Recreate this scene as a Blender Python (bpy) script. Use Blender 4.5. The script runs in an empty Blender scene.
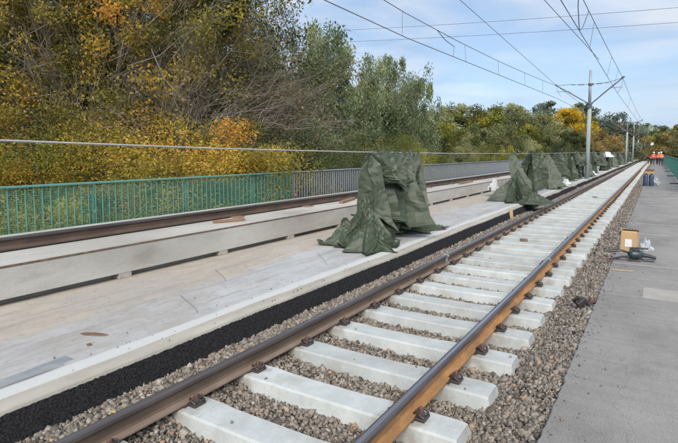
import bpy, bmesh, math, random
import numpy as np
from mathutils import Vector, Matrix
rad = math.radians
RNG = np.random.default_rng(7)
random.seed(7)
SC = bpy.context.scene
COL = SC.collection

# ------------------------------------------------------------------ camera, sky, sun
CAMZ = 1.84
cam = bpy.data.cameras.new('camera'); camo = bpy.data.objects.new('camera', cam); COL.objects.link(camo)
cam.sensor_fit = 'HORIZONTAL'; cam.sensor_width = 36; cam.lens = 507/678*36
cam.shift_y = -24.6/678
cam.clip_start = .05; cam.clip_end = 9000
camo.location = (0, 0, CAMZ); camo.rotation_euler = (rad(90-5.0), 0, rad(32.0))
SC.camera = camo
SC.view_settings.view_transform = 'Standard'; SC.view_settings.look = 'None'
SC.view_settings.exposure = 0.95; SC.view_settings.gamma = 1
SUN_EL, SUN_AZ = rad(40), rad(150)          # azimuth measured from +Y towards +X
w = bpy.data.worlds.new('World'); SC.world = w; w.use_nodes = True
nt = w.node_tree; nt.nodes.clear()
def N(nt, t, **kw):
    n = nt.nodes.new(t)
    for k, v in kw.items(): setattr(n, k, v)
    return n
def L(nt, a, b): nt.links.new(a, b)
out = N(nt, 'ShaderNodeOutputWorld'); bg = N(nt, 'ShaderNodeBackground')
sky = N(nt, 'ShaderNodeTexSky', sky_type='NISHITA', sun_disc=False)
sky.sun_elevation = SUN_EL; sky.sun_rotation = SUN_AZ; sky.air_density = 1.0; sky.dust_density = 0.6; sky.ozone_density = 1.6
tc = N(nt, 'ShaderNodeTexCoord'); mp = N(nt, 'ShaderNodeMapping'); L(nt, tc.outputs['Generated'], mp.inputs['Vector'])
mp.inputs['Rotation'].default_value = (0, 0, rad(25)); mp.inputs['Scale'].default_value = (1.0, 2.1, 5.0)
nz = N(nt, 'ShaderNodeTexNoise'); nz.inputs['Scale'].default_value = 1.9; nz.inputs['Detail'].default_value = 7; nz.inputs['Roughness'].default_value = .55; nz.inputs['Distortion'].default_value = .5
L(nt, mp.outputs[0], nz.inputs['Vector'])
cr = N(nt, 'ShaderNodeMapRange'); cr.inputs['From Min'].default_value = .36; cr.inputs['From Max'].default_value = .64
cr.inputs['To Min'].default_value = .62; cr.inputs['To Max'].default_value = .97
L(nt, nz.outputs['Fac'], cr.inputs['Value'])
mx = N(nt, 'ShaderNodeMix', data_type='RGBA'); L(nt, cr.outputs[0], mx.inputs['Factor']); L(nt, sky.outputs[0], mx.inputs['A'])
cm = N(nt, 'ShaderNodeMix', data_type='RGBA'); cm.inputs['A'].default_value = (2.3, 3.15, 4.45, 1); cm.inputs['B'].default_value = (4.1, 4.45, 5.0, 1)
n2_ = N(nt, 'ShaderNodeTexNoise'); n2_.inputs['Scale'].default_value = 3.1; n2_.inputs['Detail'].default_value = 8; n2_.inputs['Roughness'].default_value = .5; n2_.inputs['Distortion'].default_value = .8; L(nt, mp.outputs[0], n2_.inputs['Vector'])
ma = N(nt, 'ShaderNodeMath', operation='ADD'); L(nt, nz.outputs['Fac'], ma.inputs[0]); L(nt, n2_.outputs['Fac'], ma.inputs[1])
mr2 = N(nt, 'ShaderNodeMapRange'); mr2.inputs['From Min'].default_value = .82; mr2.inputs['From Max'].default_value = 1.16; L(nt, ma.outputs[0], mr2.inputs['Value'])
L(nt, mr2.outputs[0], cm.inputs['Factor']); L(nt, cm.outputs['Result'], mx.inputs['B'])
L(nt, mx.outputs['Result'], bg.inputs['Color']); bg.inputs['Strength'].default_value = 0.095
L(nt, bg.outputs[0], out.inputs[0])
sl = bpy.data.lights.new('sun', 'SUN'); sl.energy = 2.4; sl.angle = rad(38); sl.color = (1, .94, .85)
so = bpy.data.objects.new('sun', sl); COL.objects.link(so)
sd = Vector((math.sin(SUN_AZ)*math.cos(SUN_EL), math.cos(SUN_AZ)*math.cos(SUN_EL), math.sin(SUN_EL)))
so.rotation_euler = sd.to_track_quat('Z', 'Y').to_euler()

# ------------------------------------------------------------------ helpers
def tag(o, label=None, cat=None, group=None, kind=None):
    for k, v in (('label', label), ('category', cat), ('group', group), ('kind', kind)):
        if v: o[k] = v
    return o
def empty(name, loc, label, cat, group=None, rz=0):
    o = bpy.data.objects.new(name, None); COL.objects.link(o); o.location = loc; o.rotation_euler = (0, 0, rz)
    o.empty_display_size = .1
    return tag(o, label, cat, group)
def mkmesh(name, V, F, mats, fm=None, smooth=False, attr=None):
    """V (n,3), F list of faces or an (m,k) array"""
    me = bpy.data.meshes.new(name)
    V = np.asarray(V, dtype=np.float32)
    if isinstance(F, np.ndarray):
        m, k = F.shape
        me.vertices.add(len(V)); me.vertices.foreach_set('co', V.ravel())
        me.loops.add(m*k); me.loops.foreach_set('vertex_index', F.astype(np.int32).ravel())
        me.polygons.add(m); me.polygons.foreach_set('loop_start', np.arange(0, m*k, k, dtype=np.int32))
        me.polygons.foreach_set('loop_total', np.full(m, k, dtype=np.int32))
        me.update(calc_edges=True)
    else:
        me.from_pydata([tuple(map(float, v)) for v in V], [], F)
    for mm in (mats if isinstance(mats, (list, tuple)) else [mats]): me.materials.append(mm)
    if fm is not None: me.polygons.foreach_set('material_index', np.asarray(fm, dtype=np.int32))
    if attr is not None:
        a = me.attributes.new('tone', 'FLOAT', 'POINT'); a.data.foreach_set('value', np.asarray(attr, dtype=np.float32))
    if smooth: me.polygons.foreach_set('use_smooth', np.ones(len(me.polygons), dtype=bool))
    me.update()
    return me
def link(name, me, parent=None, loc=(0, 0, 0), rot=(0, 0, 0), scale=(1, 1, 1)):
    o = bpy.data.objects.new(name, me); COL.objects.link(o); o.location = loc; o.rotation_euler = rot; o.scale = scale
    if parent: o.parent = parent
    return o
class MB:
    def __init__(s): s.V = []; s.F = []; s.M = []
    def add(s, V, F, m=0):
        b = len(s.V); s.V += [tuple(v) for v in V]; s.F += [tuple(i+b for i in f) for f in F]; s.M += [m]*len(F); return s
    def box(s, x0, x1, y0, y1, z0, z1, m=0, bev=0):
        if bev:
            bm = bmesh.new(); bmesh.ops.create_cube(bm, size=1)
            for v in bm.verts: v.co = Vector((x0+(v.co.x+.5)*(x1-x0), y0+(v.co.y+.5)*(y1-y0), z0+(v.co.z+.5)*(z1-z0)))
            bmesh.ops.bevel(bm, geom=bm.edges[:], offset=bev, segments=1, affect='EDGES')
            bm.verts.index_update(); r = s.add([v.co[:] for v in bm.verts], [[v.index for v in f.verts] for f in bm.faces], m); bm.free(); return r
        V = [(x0, y0, z0), (x1, y0, z0), (x1, y1, z0), (x0, y1, z0), (x0, y0, z1), (x1, y0, z1), (x1, y1, z1), (x0, y1, z1)]
        return s.add(V, [(3, 2, 1, 0), (4, 5, 6, 7), (0, 1, 5, 4), (1, 2, 6, 5), (2, 3, 7, 6), (3, 0, 4, 7)], m)
    def tube(s, P, r, n=6, m=0, cap=True):
        P = [Vector(p) for p in P]; R = r if isinstance(r, (list, tuple)) else [r]*len(P)
        V = []; up = Vector((0, 0, 1))
        for i, p in enumerate(P):
            d = (P[min(i+1, len(P)-1)]-P[max(i-1, 0)])
            d = d.normalized() if d.length > 1e-9 else Vector((0, 0, 1))
            a = d.cross(up if abs(d.z) < .95 else Vector((1, 0, 0))).normalized(); b = a.cross(d)
            for k in range(n):
                t = 2*math.pi*k/n; V.append(p+(a*math.cos(t)+b*math.sin(t))*R[i])
        F = []
        for i in range(len(P)-1):
            for k in range(n):
                F.append((i*n+k, i*n+(k+1) % n, (i+1)*n+(k+1) % n, (i+1)*n+k))
        if cap: F.append(tuple(range(n))[::-1]); F.append(tuple((len(P)-1)*n+k for k in range(n)))
        return s.add(V, F, m)
    def prism(s, prof, y0, y1, m=0):      # profile in x,z extruded along y
        n = len(prof); V = [(x, y0, z) for x, z in prof]+[(x, y1, z) for x, z in prof]
        F = [(k, (k+1) % n, (k+1) % n+n, k+n) for k in range(n)]+[tuple(range(n))[::-1], tuple(range(n, 2*n))]
        return s.add(V, F, m)
    def mesh(s, name, mats, smooth=False): return mkmesh(name, s.V, s.F, mats, s.M, smooth)
    def build(s, name, mats, parent=None, smooth=False, **kw): return link(name, s.mesh(name, mats, smooth), parent, **kw)

# ------------------------------------------------------------------ materials
def mat(name, c1, c2=None, scale=3.0, rough=.8, bump=0, bscale=40, metal=0, detail=6, lo=.35, hi=.65, c3=None, s3=.6, stretch=None, coords='Object', tone=None, trans=0, spec=.5, objvar=0):
    m = bpy.data.materials.new(name); m.use_nodes = True; t = m.node_tree; b = t.nodes['Principled BSDF']
    b.inputs['Roughness'].default_value = rough; b.inputs['Metallic'].default_value = metal
    b.inputs['Specular IOR Level'].default_value = spec
    tc = N(t, 'ShaderNodeTexCoord'); src = tc.outputs['Object']
    if coords == 'World': src = N(t, 'ShaderNodeNewGeometry').outputs['Position']
    mp = N(t, 'ShaderNodeMapping'); L(t, src, mp.inputs['Vector'])
    if stretch: mp.inputs['Scale'].default_value = stretch
    v = mp.outputs[0]
    if objvar:
        oi = N(t, 'ShaderNodeObjectInfo'); ml = N(t, 'ShaderNodeMath', operation='MULTIPLY'); L(t, oi.outputs['Random'], ml.inputs[0]); ml.inputs[1].default_value = 37
        cb = N(t, 'ShaderNodeCombineXYZ'); [L(t, ml.outputs[0], cb.inputs[i]) for i in range(3)]
        ad = N(t, 'ShaderNodeVectorMath', operation='ADD'); L(t, v, ad.inputs[0]); L(t, cb.outputs[0], ad.inputs[1]); v = ad.outputs[0]
    c = None
    if c2:
        n1 = N(t, 'ShaderNodeTexNoise'); n1.inputs['Scale'].default_value = scale; n1.inputs['Detail'].default_value = detail; n1.inputs['Roughness'].default_value = .6
        L(t, v, n1.inputs['Vector'])
        r = N(t, 'ShaderNodeMapRange'); r.inputs['From Min'].default_value = lo; r.inputs['From Max'].default_value = hi; L(t, n1.outputs['Fac'], r.inputs['Value'])
        x = N(t, 'ShaderNodeMix', data_type='RGBA'); L(t, r.outputs[0], x.inputs['Factor']); x.inputs['A'].default_value = (*c1, 1); x.inputs['B'].default_value = (*c2, 1)
        c = x.outputs['Result']
        if c3:
            n2 = N(t, 'ShaderNodeTexNoise'); n2.inputs['Scale'].default_value = s3; n2.inputs['Detail'].default_value = 8; n2.inputs['Roughness'].default_value = .65; L(t, v, n2.inputs['Vector'])
            r2 = N(t, 'ShaderNodeMapRange'); r2.inputs['From Min'].default_value = .5; r2.inputs['From Max'].default_value = .7; L(t, n2.outputs['Fac'], r2.inputs['Value'])
            x2 = N(t, 'ShaderNodeMix', data_type='RGBA'); L(t, r2.outputs[0], x2.inputs['Factor']); L(t, c, x2.inputs['A']); x2.inputs['B'].default_value = (*c3, 1); c = x2.outputs['Result']
        L(t, c, b.inputs['Base Color'])
    else: b.inputs['Base Color'].default_value = (*c1, 1)
    if tone:
        at = N(t, 'ShaderNodeAttribute', attribute_name='tone'); rp = N(t, 'ShaderNodeValToRGB'); L(t, at.outputs['Fac'], rp.inputs[0])
        el = rp.color_ramp.elements
        for i, (p, cc) in enumerate(tone):
            e = el[i] if i < 2 else el.new(p); e.position = p; e.color = (*cc, 1)
        L(t, rp.outputs[0], b.inputs['Base Color']); c = rp.outputs[0]
    if objvar:
        hs = N(t, 'ShaderNodeHueSaturation'); mr = N(t, 'ShaderNodeMapRange'); L(t, oi.outputs['Random'], mr.inputs['Value']); mr.inputs['To Min'].default_value = 1-objvar; mr.inputs['To Max'].default_value = 1+objvar
        L(t, mr.outputs[0], hs.inputs['Value'])
        if c: L(t, c, hs.inputs['Color'])
        else: hs.inputs['Color'].default_value = (*c1, 1)
        L(t, hs.outputs[0], b.inputs['Base Color'])
    if bump:
        nb = N(t, 'ShaderNodeTexNoise'); nb.inputs['Scale'].default_value = bscale; nb.inputs['Detail'].default_value = 5; L(t, v, nb.inputs['Vector'])
        bp = N(t, 'ShaderNodeBump'); bp.inputs['Strength'].default_value = bump; bp.inputs['Distance'].default_value = .01; L(t, nb.outputs['Fac'], bp.inputs['Height']); L(t, bp.outputs[0], b.inputs['Normal'])
    if trans:
        b2 = N(t, 'ShaderNodeBsdfTranslucent'); ms = N(t, 'ShaderNodeMixShader'); ms.inputs[0].default_value = trans
        if c: L(t, c, b2.inputs['Color'])
        else: b2.inputs['Color'].default_value = (*c1, 1)
        o = t.nodes['Material Output']; L(t, b.outputs[0], ms.inputs[1]); L(t, b2.outputs[0], ms.inputs[2]); L(t, ms.outputs[0], o.inputs[0])
    return m

M = {}
M['sleeper'] = mat('sleeper_concrete', (.37, .395, .39), (.455, .475, .465), 5, .85, .25, 60, c3=(.33, .33, .305), s3=2.2, objvar=.09)
M['beam'] = mat('beam_concrete', (.36, .345, .315), (.47, .455, .42), 2.2, .85, .3, 50, c3=(.27, .255, .225), s3=1.1, stretch=(1, .55, 1.6))
M['block'] = mat('block_concrete', (.40, .38, .34), (.3, .28, .25), 8, .9, .2)
M['deckc'] = mat('deck_concrete', (.22, .21, .19), (.3, .29, .26), 2, .9)
M['steel_edge'] = mat('rusty_steel_edge', (.10, .065, .045), (.2, .13, .09), 12, .7, .2)
M['head'] = mat('rail_head_steel', (.060, .048, .050), (.10, .082, .082), 9, .42, .08, 60, metal=.2, stretch=(1, .15, 1))
M['shine'] = mat('rail_running_band', (.42, .42, .44), (.3, .3, .32), 5, .3, 0, metal=.9, stretch=(1, .1, 1))
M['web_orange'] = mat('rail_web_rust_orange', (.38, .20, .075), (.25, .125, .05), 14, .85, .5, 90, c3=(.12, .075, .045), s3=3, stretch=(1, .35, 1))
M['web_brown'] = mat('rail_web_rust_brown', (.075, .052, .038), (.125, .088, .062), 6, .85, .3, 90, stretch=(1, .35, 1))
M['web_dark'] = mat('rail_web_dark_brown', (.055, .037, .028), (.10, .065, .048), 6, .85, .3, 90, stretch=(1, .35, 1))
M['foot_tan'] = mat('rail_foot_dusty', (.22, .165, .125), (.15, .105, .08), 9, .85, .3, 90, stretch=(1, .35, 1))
M['rusty'] = mat('rust_dark', (.075, .045, .035), (.14, .075, .05), 30, .7, .3)
M['clipblk'] = mat('clip_black', (.02, .018, .02), (.05, .04, .04), 20, .5)
M['rubber'] = mat('rubber_granulate_mat', (.005, .005, .006), (.034, .034, .037), 70, .95, 1.0, 130, detail=3, spec=.25)
M['nosing'] = mat('nosing_concrete', (.38, .36, .31), (.30, .285, .245), 4, .85, .3, 60, c3=(.29, .27, .225), s3=2.5, stretch=(1, .4, 1))
M['stone'] = mat('ballast_stone', (.3, .26, .22), rough=.95, bump=.3, bscale=120, spec=.2, tone=[(0, (.085, .072, .062)), (1, (.33, .22, .15)), (.25, (.145, .124, .104)), (.5, (.215, .187, .158)), (.75, (.275, .245, .21)), (.95, (.36, .325, .28))])
M['ballast_bed'] = mat('ballast_bed', (.035, .03, .027), (.17, .15, .13), 34, .95, 1.0, 34, detail=3, lo=.38, hi=.6, coords='World')
M['far_ballast'] = mat('ballast_bed_far', (.09, .078, .068), (.34, .285, .23), 20, .95, 1.0, 25, detail=4, lo=.35, hi=.6, coords='World')
M['tarp'] = mat('tarpaulin_green', (.036, .050, .029), (.045, .061, .036), 5, .54, .4, 30, c3=(.056, .073, .046), s3=4.5, spec=.5)
M['tarp2'] = mat('tarpaulin_inner', (.10, .135, .10), (.14, .18, .13), 4, .5, .25, 30)
M['whitesheet'] = mat('white_plastic', (.62, .63, .64), (.5, .5, .5), 6, .5, .2)
M['teal'] = mat('teal_paint', (.085, .25, .21), (.12, .29, .25), 8, .5, spec=.5)
M['teal_net'] = mat('teal_wire', (.08, .30, .24), rough=.5)
M['greyfence'] = mat('grey_blue_paint', (.17, .195, .22), (.22, .24, .265), 8, .55)
M['galv'] = mat('galvanised_steel', (.36, .40, .41), (.27, .31, .33), 5, .5, .1, metal=.35, stretch=(1, 1, .2))
M['polegreen'] = mat('mast_grey_green', (.34, .40, .39), (.27, .33, .32), 3, .6, .1, stretch=(1, 1, .3))
M['darksteel'] = mat('dark_steel', (.10, .105, .12), (.14, .14, .15), 8, .5, metal=.4)
M['wire'] = mat('copper_wire_dark', (.12, .115, .125), rough=.5, metal=.3)
M['hvwire'] = mat('aluminium_wire', (.14, .14, .18), rough=.6)
M['cable'] = mat('cable_light_grey', (.42, .42, .42), (.33, .33, .33), 30, .6)
M['insul'] = mat('insulator_brown', (.09, .055, .05), rough=.25)
M['wood'] = mat('raw_wood', (.45, .33, .2), (.34, .23, .13), 8, .8, .2, stretch=(3, 3, .5))
M['wood_old'] = mat('old_timber', (.27, .17, .11), (.18, .11, .075), 8, .85, .3, stretch=(3, .5, 3))
M['cardboard'] = mat('cardboard', (.50, .335, .175), (.44, .285, .145), 4, .85, .1)
M['tape'] = mat('parcel_tape', (.40, .24, .11), rough=.35)
M['paper'] = mat('white_paper', (.74, .74, .74), (.66, .66, .67), 14, .7)
M['black'] = mat('black_plastic', (.018, .02, .022), (.03, .032, .035), 12, .45)
M['toolteal'] = mat('tool_dark_teal', (.02, .06, .065), rough=.4)
M['bluedrum'] = mat('dark_blue_plastic', (.03, .05, .10), (.045, .065, .12), 5, .4)
M['bag'] = mat('clear_plastic_bag', (.62, .66, .70), rough=.3, trans=.5)
M['orange'] = mat('hi_vis_orange', (.85, .16, .03), (.75, .12, .02), 8, .75)
M['redor'] = mat('hi_vis_red', (.70, .07, .03), rough=.75)
M['reflect'] = mat('reflective_tape', (.7, .7, .66), rough=.4)
M['navy'] = mat('dark_trousers', (.03, .035, .05), rough=.85)
M['skin'] = mat('skin', (.45, .26, .18), rough=.6)
M['white'] = mat('white_plastic_shell', (.8, .8, .8), rough=.35)
M['leafyel'] = mat('fallen_leaf_yellow', (.55, .36, .10), rough=.7)
M['leafbrown'] = mat('fallen_leaf_brown', (.28, .13, .05), rough=.7)
M['bark'] = mat('bark_grey', (.18, .155, .125), (.29, .25, .205), 5, .95, .8, 14, coords='World', stretch=(1, 1, .25))
M['bark_dark'] = mat('bark_dark', (.09, .075, .06), (.16, .135, .105), 5, .95, .6, 14, coords='World', stretch=(1, 1, .25))
M['grass'] = mat('embankment_grass', (.05, .07, .025), (.10, .10, .045), 1.2, .95, .5, 8, c3=(.12, .09, .05), s3=.3, coords='World')

def leafmat(name, tones, trans=.45):
    return mat(name, tones[0][1], rough=.55, tone=tones, trans=trans, spec=.35)
LM = {
 'olive_gold': leafmat('leaves_olive_gold', [(0, (.09, .10, .03)), (1, (.58, .30, .05)), (.3, (.18, .17, .04)), (.6, (.34, .27, .05)), (.85, (.52, .34, .05))]),
 'olive_dark': leafmat('leaves_olive_dark', [(0, (.035, .048, .018)), (1, (.34, .25, .05)), (.45, (.095, .11, .032)), (.75, (.19, .17, .04))]),
 'gold': leafmat('leaves_gold', [(0, (.12, .11, .02)), (1, (.56, .27, .05)), (.35, (.28, .24, .04)), (.7, (.58, .41, .06))]),
 'green_yellow': leafmat('leaves_green_yellow', [(0, (.05, .07, .018)), (1, (.46, .38, .05)), (.4, (.15, .17, .035)), (.75, (.30, .29, .045))]),
 'dark': leafmat('leaves_dark_green', [(0, (.03, .045, .018)), (1, (.15, .17, .055)), (.5, (.07, .09, .032))]),
 'rust': leafmat('leaves_rust', [(0, (.16, .14, .06)), (1, (.48, .26, .09)), (.4, (.31, .25, .09)), (.7, (.40, .29, .10))]),
 'willow': leafmat('leaves_willow', [(0, (.09, .12, .055)), (1, (.36, .40, .21)), (.5, (.20, .245, .12))]),
 'mid': leafmat('leaves_mid_green', [(0, (.10, .12, .05)), (1, (.44, .42, .18)), (.5, (.25, .265, .12))]),
 'yellow': leafmat('leaves_bright_yellow', [(0, (.20, .17, .02)), (1, (.75, .50, .03)), (.5, (.55, .38, .025))]),
 'bluegreen': leafmat('leaves_blue_green', [(0, (.08, .105, .08)), (1, (.28, .32, .22)), (.5, (.16, .20, .135))]),
 'brown': leafmat('leaves_brown', [(0, (.13, .10, .06)), (1, (.36, .26, .14)), (.5, (.22, .17, .10))]),
}

# ------------------------------------------------------------------ setting: ground and bridge
def slab(name, x0, x1, y0, y1, z0, z1, m, kind='structure', label=None):
    o = MB().box(x0, x1, y0, y1, z0, z1).build(name, m); o['kind'] = kind
    if label: o['label'] = label
    return o
GZ = -4.0
g = 60; xs = np.linspace(-1, 1, g); gx = np.sign(xs)*np.abs(xs)**3*4500
V = np.array([(x, y+60, GZ) for y in gx for x in gx]); F = np.array([(j*g+i, j*g+i+1, (j+1)*g+i+1, (j+1)*g+i) for j in range(g-1) for i in range(g-1)])
V[:, 2] += np.sin(V[:, 0]*.11)*np.cos(V[:, 1]*.09)*.35*(np.abs(V[:, 0]) > 12)
tag(link('ground', mkmesh('ground', V, F, M['grass'], smooth=True)), 'rough grass ground far below the track deck', kind='structure')
YN, YF = -8.0, 420.0
tag(slab('bridge_deck', -8.3, 1.6, YN, YF, -1.3, -.25, M['deckc']), 'concrete bridge deck that carries both tracks')
# ballast bed under the track: a shaped sheet, two materials
def sheet(name, prof, ys, m, noise=0, label=None, parent=None):
    n = len(prof); V = []
    for y in ys:
        for x, z in prof: V.append((x, y, z+(noise*RNG.normal() if noise else 0)))
    F = np.array([(j*n+i, j*n+i+1, (j+1)*n+i+1, (j+1)*n+i) for j in range(len(ys)-1) for i in range(n-1)])
    o = link(name, mkmesh(name, V, F, m, smooth=True), parent)
    if not parent: o['kind'] = 'structure'
    if label: o['label'] = label
    return o
prof = [(-3.36, .0), (-3.2, .0), (-3.05, .0), (-2.94, -.005), (-2.86, -.08), (-2.7, -.13), (-2.1, -.14), (-1.5, -.14), (-1.1, -.14), (-.95, -.12), (-.75, -.03), (-.6, .03), (-.51, .05)]
def bed_z(x): return np.interp(x, [p[0] for p in prof], [p[1] for p in prof])
sheet('ballast_bed', prof, np.linspace(YN, 34, 120), M['ballast_bed'], .004, 'ballast bed under the new track')
sheet('ballast_bed', [(x, z+.012) for x, z in prof], np.linspace(34, YF, 60), M['far_ballast'], 0, 'far stretch of the ballast bed')

# middle slab (between the tracks) with its own colouring
def slab_mat():
    m = bpy.data.materials.new('middle_slab_concrete'); m.use_nodes = True; t = m.node_tree; b = t.nodes['Principled BSDF']; b.inputs['Roughness'].default_value = .8
    pos = N(t, 'ShaderNodeNewGeometry').outputs['Position']
    sx = N(t, 'ShaderNodeSeparateXYZ'); L(t, pos, sx.inputs[0])
    def noise(sc, stretch=(1, 1, 1), det=6, ro=.6):
        mp = N(t, 'ShaderNodeMapping'); mp.inputs['Scale'].default_value = stretch; L(t, pos, mp.inputs['Vector'])
        n = N(t, 'ShaderNodeTexNoise'); n.inputs['Scale'].default_value = sc; n.inputs['Detail'].default_value = det; n.inputs['Roughness'].default_value = ro; L(t, mp.outputs[0], n.inputs['Vector']); return n.outputs['Fac']
    def rng(v, a, b_, c=0, d=1):
        r = N(t, 'ShaderNodeMapRange'); r.inputs['From Min'].default_value = a; r.inputs['From Max'].default_value = b_; r.inputs['To Min'].default_value = c; r.inputs['To Max'].default_value = d; L(t, v, r.inputs['Value']); return r.outputs[0]
    def mix(f, a, b_):
        x = N(t, 'ShaderNodeMix', data_type='RGBA'); L(t, f, x.inputs['Factor'])
        for k, s in (('A', a), ('B', b_)):
            if isinstance(s, tuple): x.inputs[k].default_value = (*s, 1)
            else: L(t, s, x.inputs[k])
        return x.outputs['Result']
    def math_(op, a, b_):
        x = N(t, 'ShaderNodeMath', operation=op)
        for i, s in enumerate((a, b_)):
            if isinstance(s, (int, float)): x.inputs[i].default_value = s
            else: L(t, s, x.inputs[i])
        return x.outputs[0]
    n1 = noise(1.3, (1, .55, 1)); n2 = noise(7, (1, .5, 1), 8); n3 = noise(.5)
    tan = mix(rng(n2, .35, .65), (.42, .365, .30), (.36, .31, .26)); tan = mix(rng(n1, .5, .7), tan, (.44, .41, .365))
    grey = mix(rng(n2, .35, .65), (.40, .40, .40), (.345, .345, .345)); grey = mix(rng(n1, .45, .7), grey, (.46, .465, .465))
    xw = math_('ADD', sx.outputs[0], math_('MULTIPLY', math_('SUBTRACT', n1, .5), .9))
    c = mix(rng(xw, -4.72, -4.5), tan, grey)
    c = mix(math_('MULTIPLY', rng(n3, .5, .6), rng(n2, .4, .6, .3, .9)), c, (.34, .32, .29))
    n4 = noise(3.2, (2.6, .22, 1), 9, .7); c = mix(rng(n4, .52, .62, 0, .6), c, (.27, .245, .215))
    n5 = noise(14, (1, 1, 1), 9, .75); c = mix(rng(n5, .54, .66, 0, .55), c, (.22, .195, .17))
    xw2 = math_('ADD', sx.outputs[0], math_('MULTIPLY', math_('SUBTRACT', n1, .5), .10))
    c = mix(rng(xw2, -3.625, -3.61), c, (.45, .455, .45))
    fine = noise(60); c = mix(rng(fine, .3, .7, 0, .12), c, (.2, .19, .18))
    L(t, c, b.inputs['Base Color'])
    bp = N(t, 'ShaderNodeBump'); bp.inputs['Strength'].default_value = .35; bp.inputs['Distance'].default_value = .01; L(t, noise(25, det=8), bp.inputs['Height']); L(t, bp.outputs[0], b.inputs['Normal'])
    return m
M['midslab'] = slab_mat()
# middle slab top: sheet with a gentle fall and front face
ys = list(np.linspace(YN, 20, 140))+list(np.linspace(21, YF, 40))
def wav(y): return .012*math.sin(y*1.1)+.008*math.sin(y*2.7+1)
V = []; n = 9
for y in ys:
    for x, z in [(-8.0, .25), (-5.75, .262), (-5.3, .268), (-4.7, .266), (-4.2, .27), (-3.75, .272), (-3.665, .276), (-3.475+wav(y), .280), (-3.47+wav(y), .26)]:
        V.append((x, y, z+(RNG.normal()*.0015 if y < 20 else 0)))
F = np.array([(j*n+i, j*n+i+1, (j+1)*n+i+1, (j+1)*n+i) for j in range(len(ys)-1) for i in range(n-1)])
tag(link('middle_slab', mkmesh('middle_slab', V, F, M['midslab'], smooth=False)), 'stained concrete slab between the two tracks', kind='structure')
slab('middle_slab_core', -8.2, -3.49, YN, YF, -.24, .235, M['deckc'])
# nosing strip
V = []; n = 4
for y in ys:
    for x, z in [(-3.475+wav(y), .276), (-3.326+wav(y)*.6, .272), (-3.318+wav(y)*.6, .262), (-3.318+wav(y)*.6, .21)]:
        V.append((x, y, z+RNG.normal()*.001))
F = np.array([(j*n+i, j*n+i+1, (j+1)*n+i+1, (j+1)*n+i) for j in range(len(ys)-1) for i in range(n-1)])
tag(link('kerb', mkmesh('kerb', V, F, M['nosing'], smooth=False)), 'pale concrete nosing along the slab edge', kind='structure')
# rubber mat hanging on the slab face
yy = np.concatenate([np.linspace(YN, 0, 60), np.linspace(.02, 12, 620), np.linspace(12.1, 40, 200), np.linspace(41, YF, 60)]); n = 10
V = []
for y in yy:
    for k in range(n):
        u = k/(n-1); j = .0028 if y < 14 else .002
        V.append((-3.322+.062*u+wav(y)*.6*(1-u)+(RNG.normal()*j*min(1, k/3)), y+RNG.normal()*.002, .258-.262*u+(RNG.normal()*j*.6 if 0 < k else 0)))
F = np.array([(j*n+i, j*n+i+1, (j+1)*n+i+1, (j+1)*n+i) for j in range(len(yy)-1) for i in range(n-1)])
tag(link('rubber_mat', mkmesh('rubber_mat', V, F, M['rubber'])), 'black granulated rubber mat hanging down the edge of the middle slab', 'rubber mat')

# walkway on the right
def walk_mat():
    m = mat('walkway_asphalt', (.255, .24, .224), (.31, .292, .274), 2.2, .92, .22, 120, c3=(.18, .165, .155), s3=.9, coords='World', stretch=(1, .6, 1))
    t = m.node_tree; b = t.nodes['Principled BSDF']; old = b.inputs['Base Color'].links[0].from_socket
    pos = N(t, 'ShaderNodeNewGeometry').outputs['Position']
    dn = N(t, 'ShaderNodeTexNoise'); dn.inputs['Scale'].default_value = 2.5; dn.inputs['Detail'].default_value = 6; L(t, pos, dn.inputs['Vector'])
    av = N(t, 'ShaderNodeVectorMath', operation='MULTIPLY_ADD'); L(t, dn.outputs['Color'], av.inputs[0]); av.inputs[1].default_value = (.5, .5, .5); L(t, pos, av.inputs[2])
    vo = N(t, 'ShaderNodeTexVoronoi', feature='DISTANCE_TO_EDGE'); vo.inputs['Scale'].default_value = .62; L(t, av.outputs[0], vo.inputs['Vector'])
    r = N(t, 'ShaderNodeMapRange'); r.inputs['From Min'].default_value = .0008; r.inputs['From Max'].default_value = .0035; r.inputs['To Min'].default_value = .3; r.inputs['To Max'].default_value = 0; L(t, vo.outputs['Distance'], r.inputs['Value'])
    x = N(t, 'ShaderNodeMix', data_type='RGBA'); L(t, r.outputs[0], x.inputs['Factor']); L(t, old, x.inputs['A']); x.inputs['B'].default_value = (.09, .08, .075, 1)
    gn = N(t, 'ShaderNodeTexNoise'); gn.inputs['Scale'].default_value = 170; gn.inputs['Detail'].default_value = 2; L(t, pos, gn.inputs['Vector'])
    gr = N(t, 'ShaderNodeMapRange'); gr.inputs['From Min'].default_value = .35; gr.inputs['From Max'].default_value = .65; gr.inputs['To Min'].default_value = .78; gr.inputs['To Max'].default_value = 1.2; L(t, gn.outputs['Fac'], gr.inputs['Value'])
    hs = N(t, 'ShaderNodeHueSaturation'); L(t, x.outputs['Result'], hs.inputs['Color']); L(t, gr.outputs[0], hs.inputs['Value'])
    L(t, hs.outputs[0], b.inputs['Base Color']); return m
M['walk'] = walk_mat()
V = []; ys2 = list(np.linspace(YN, 16, 500))+list(np.linspace(17, YF, 60)); n = 4
for y in ys2:
    j = RNG.normal()*.006 if y < 16 else 0
    for x, z in [(-.53+j, -.1), (-.525+j, .105), (-.51+j, .122), (1.55, .122)]: V.append((x, y, z))
F = np.array([(j*n+i, j*n+i+1, (j+1)*n+i+1, (j+1)*n+i) for j in range(len(ys2)-1) for i in range(n-1)])
tag(link('path', mkmesh('path', V, F, M['walk'])), 'grey asphalt walkway beside the track', kind='structure')
M['patch'] = mat('pale_patch', (.34, .32, .285), (.28, .265, .24), 5, .9, .3, coords='World')
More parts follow.
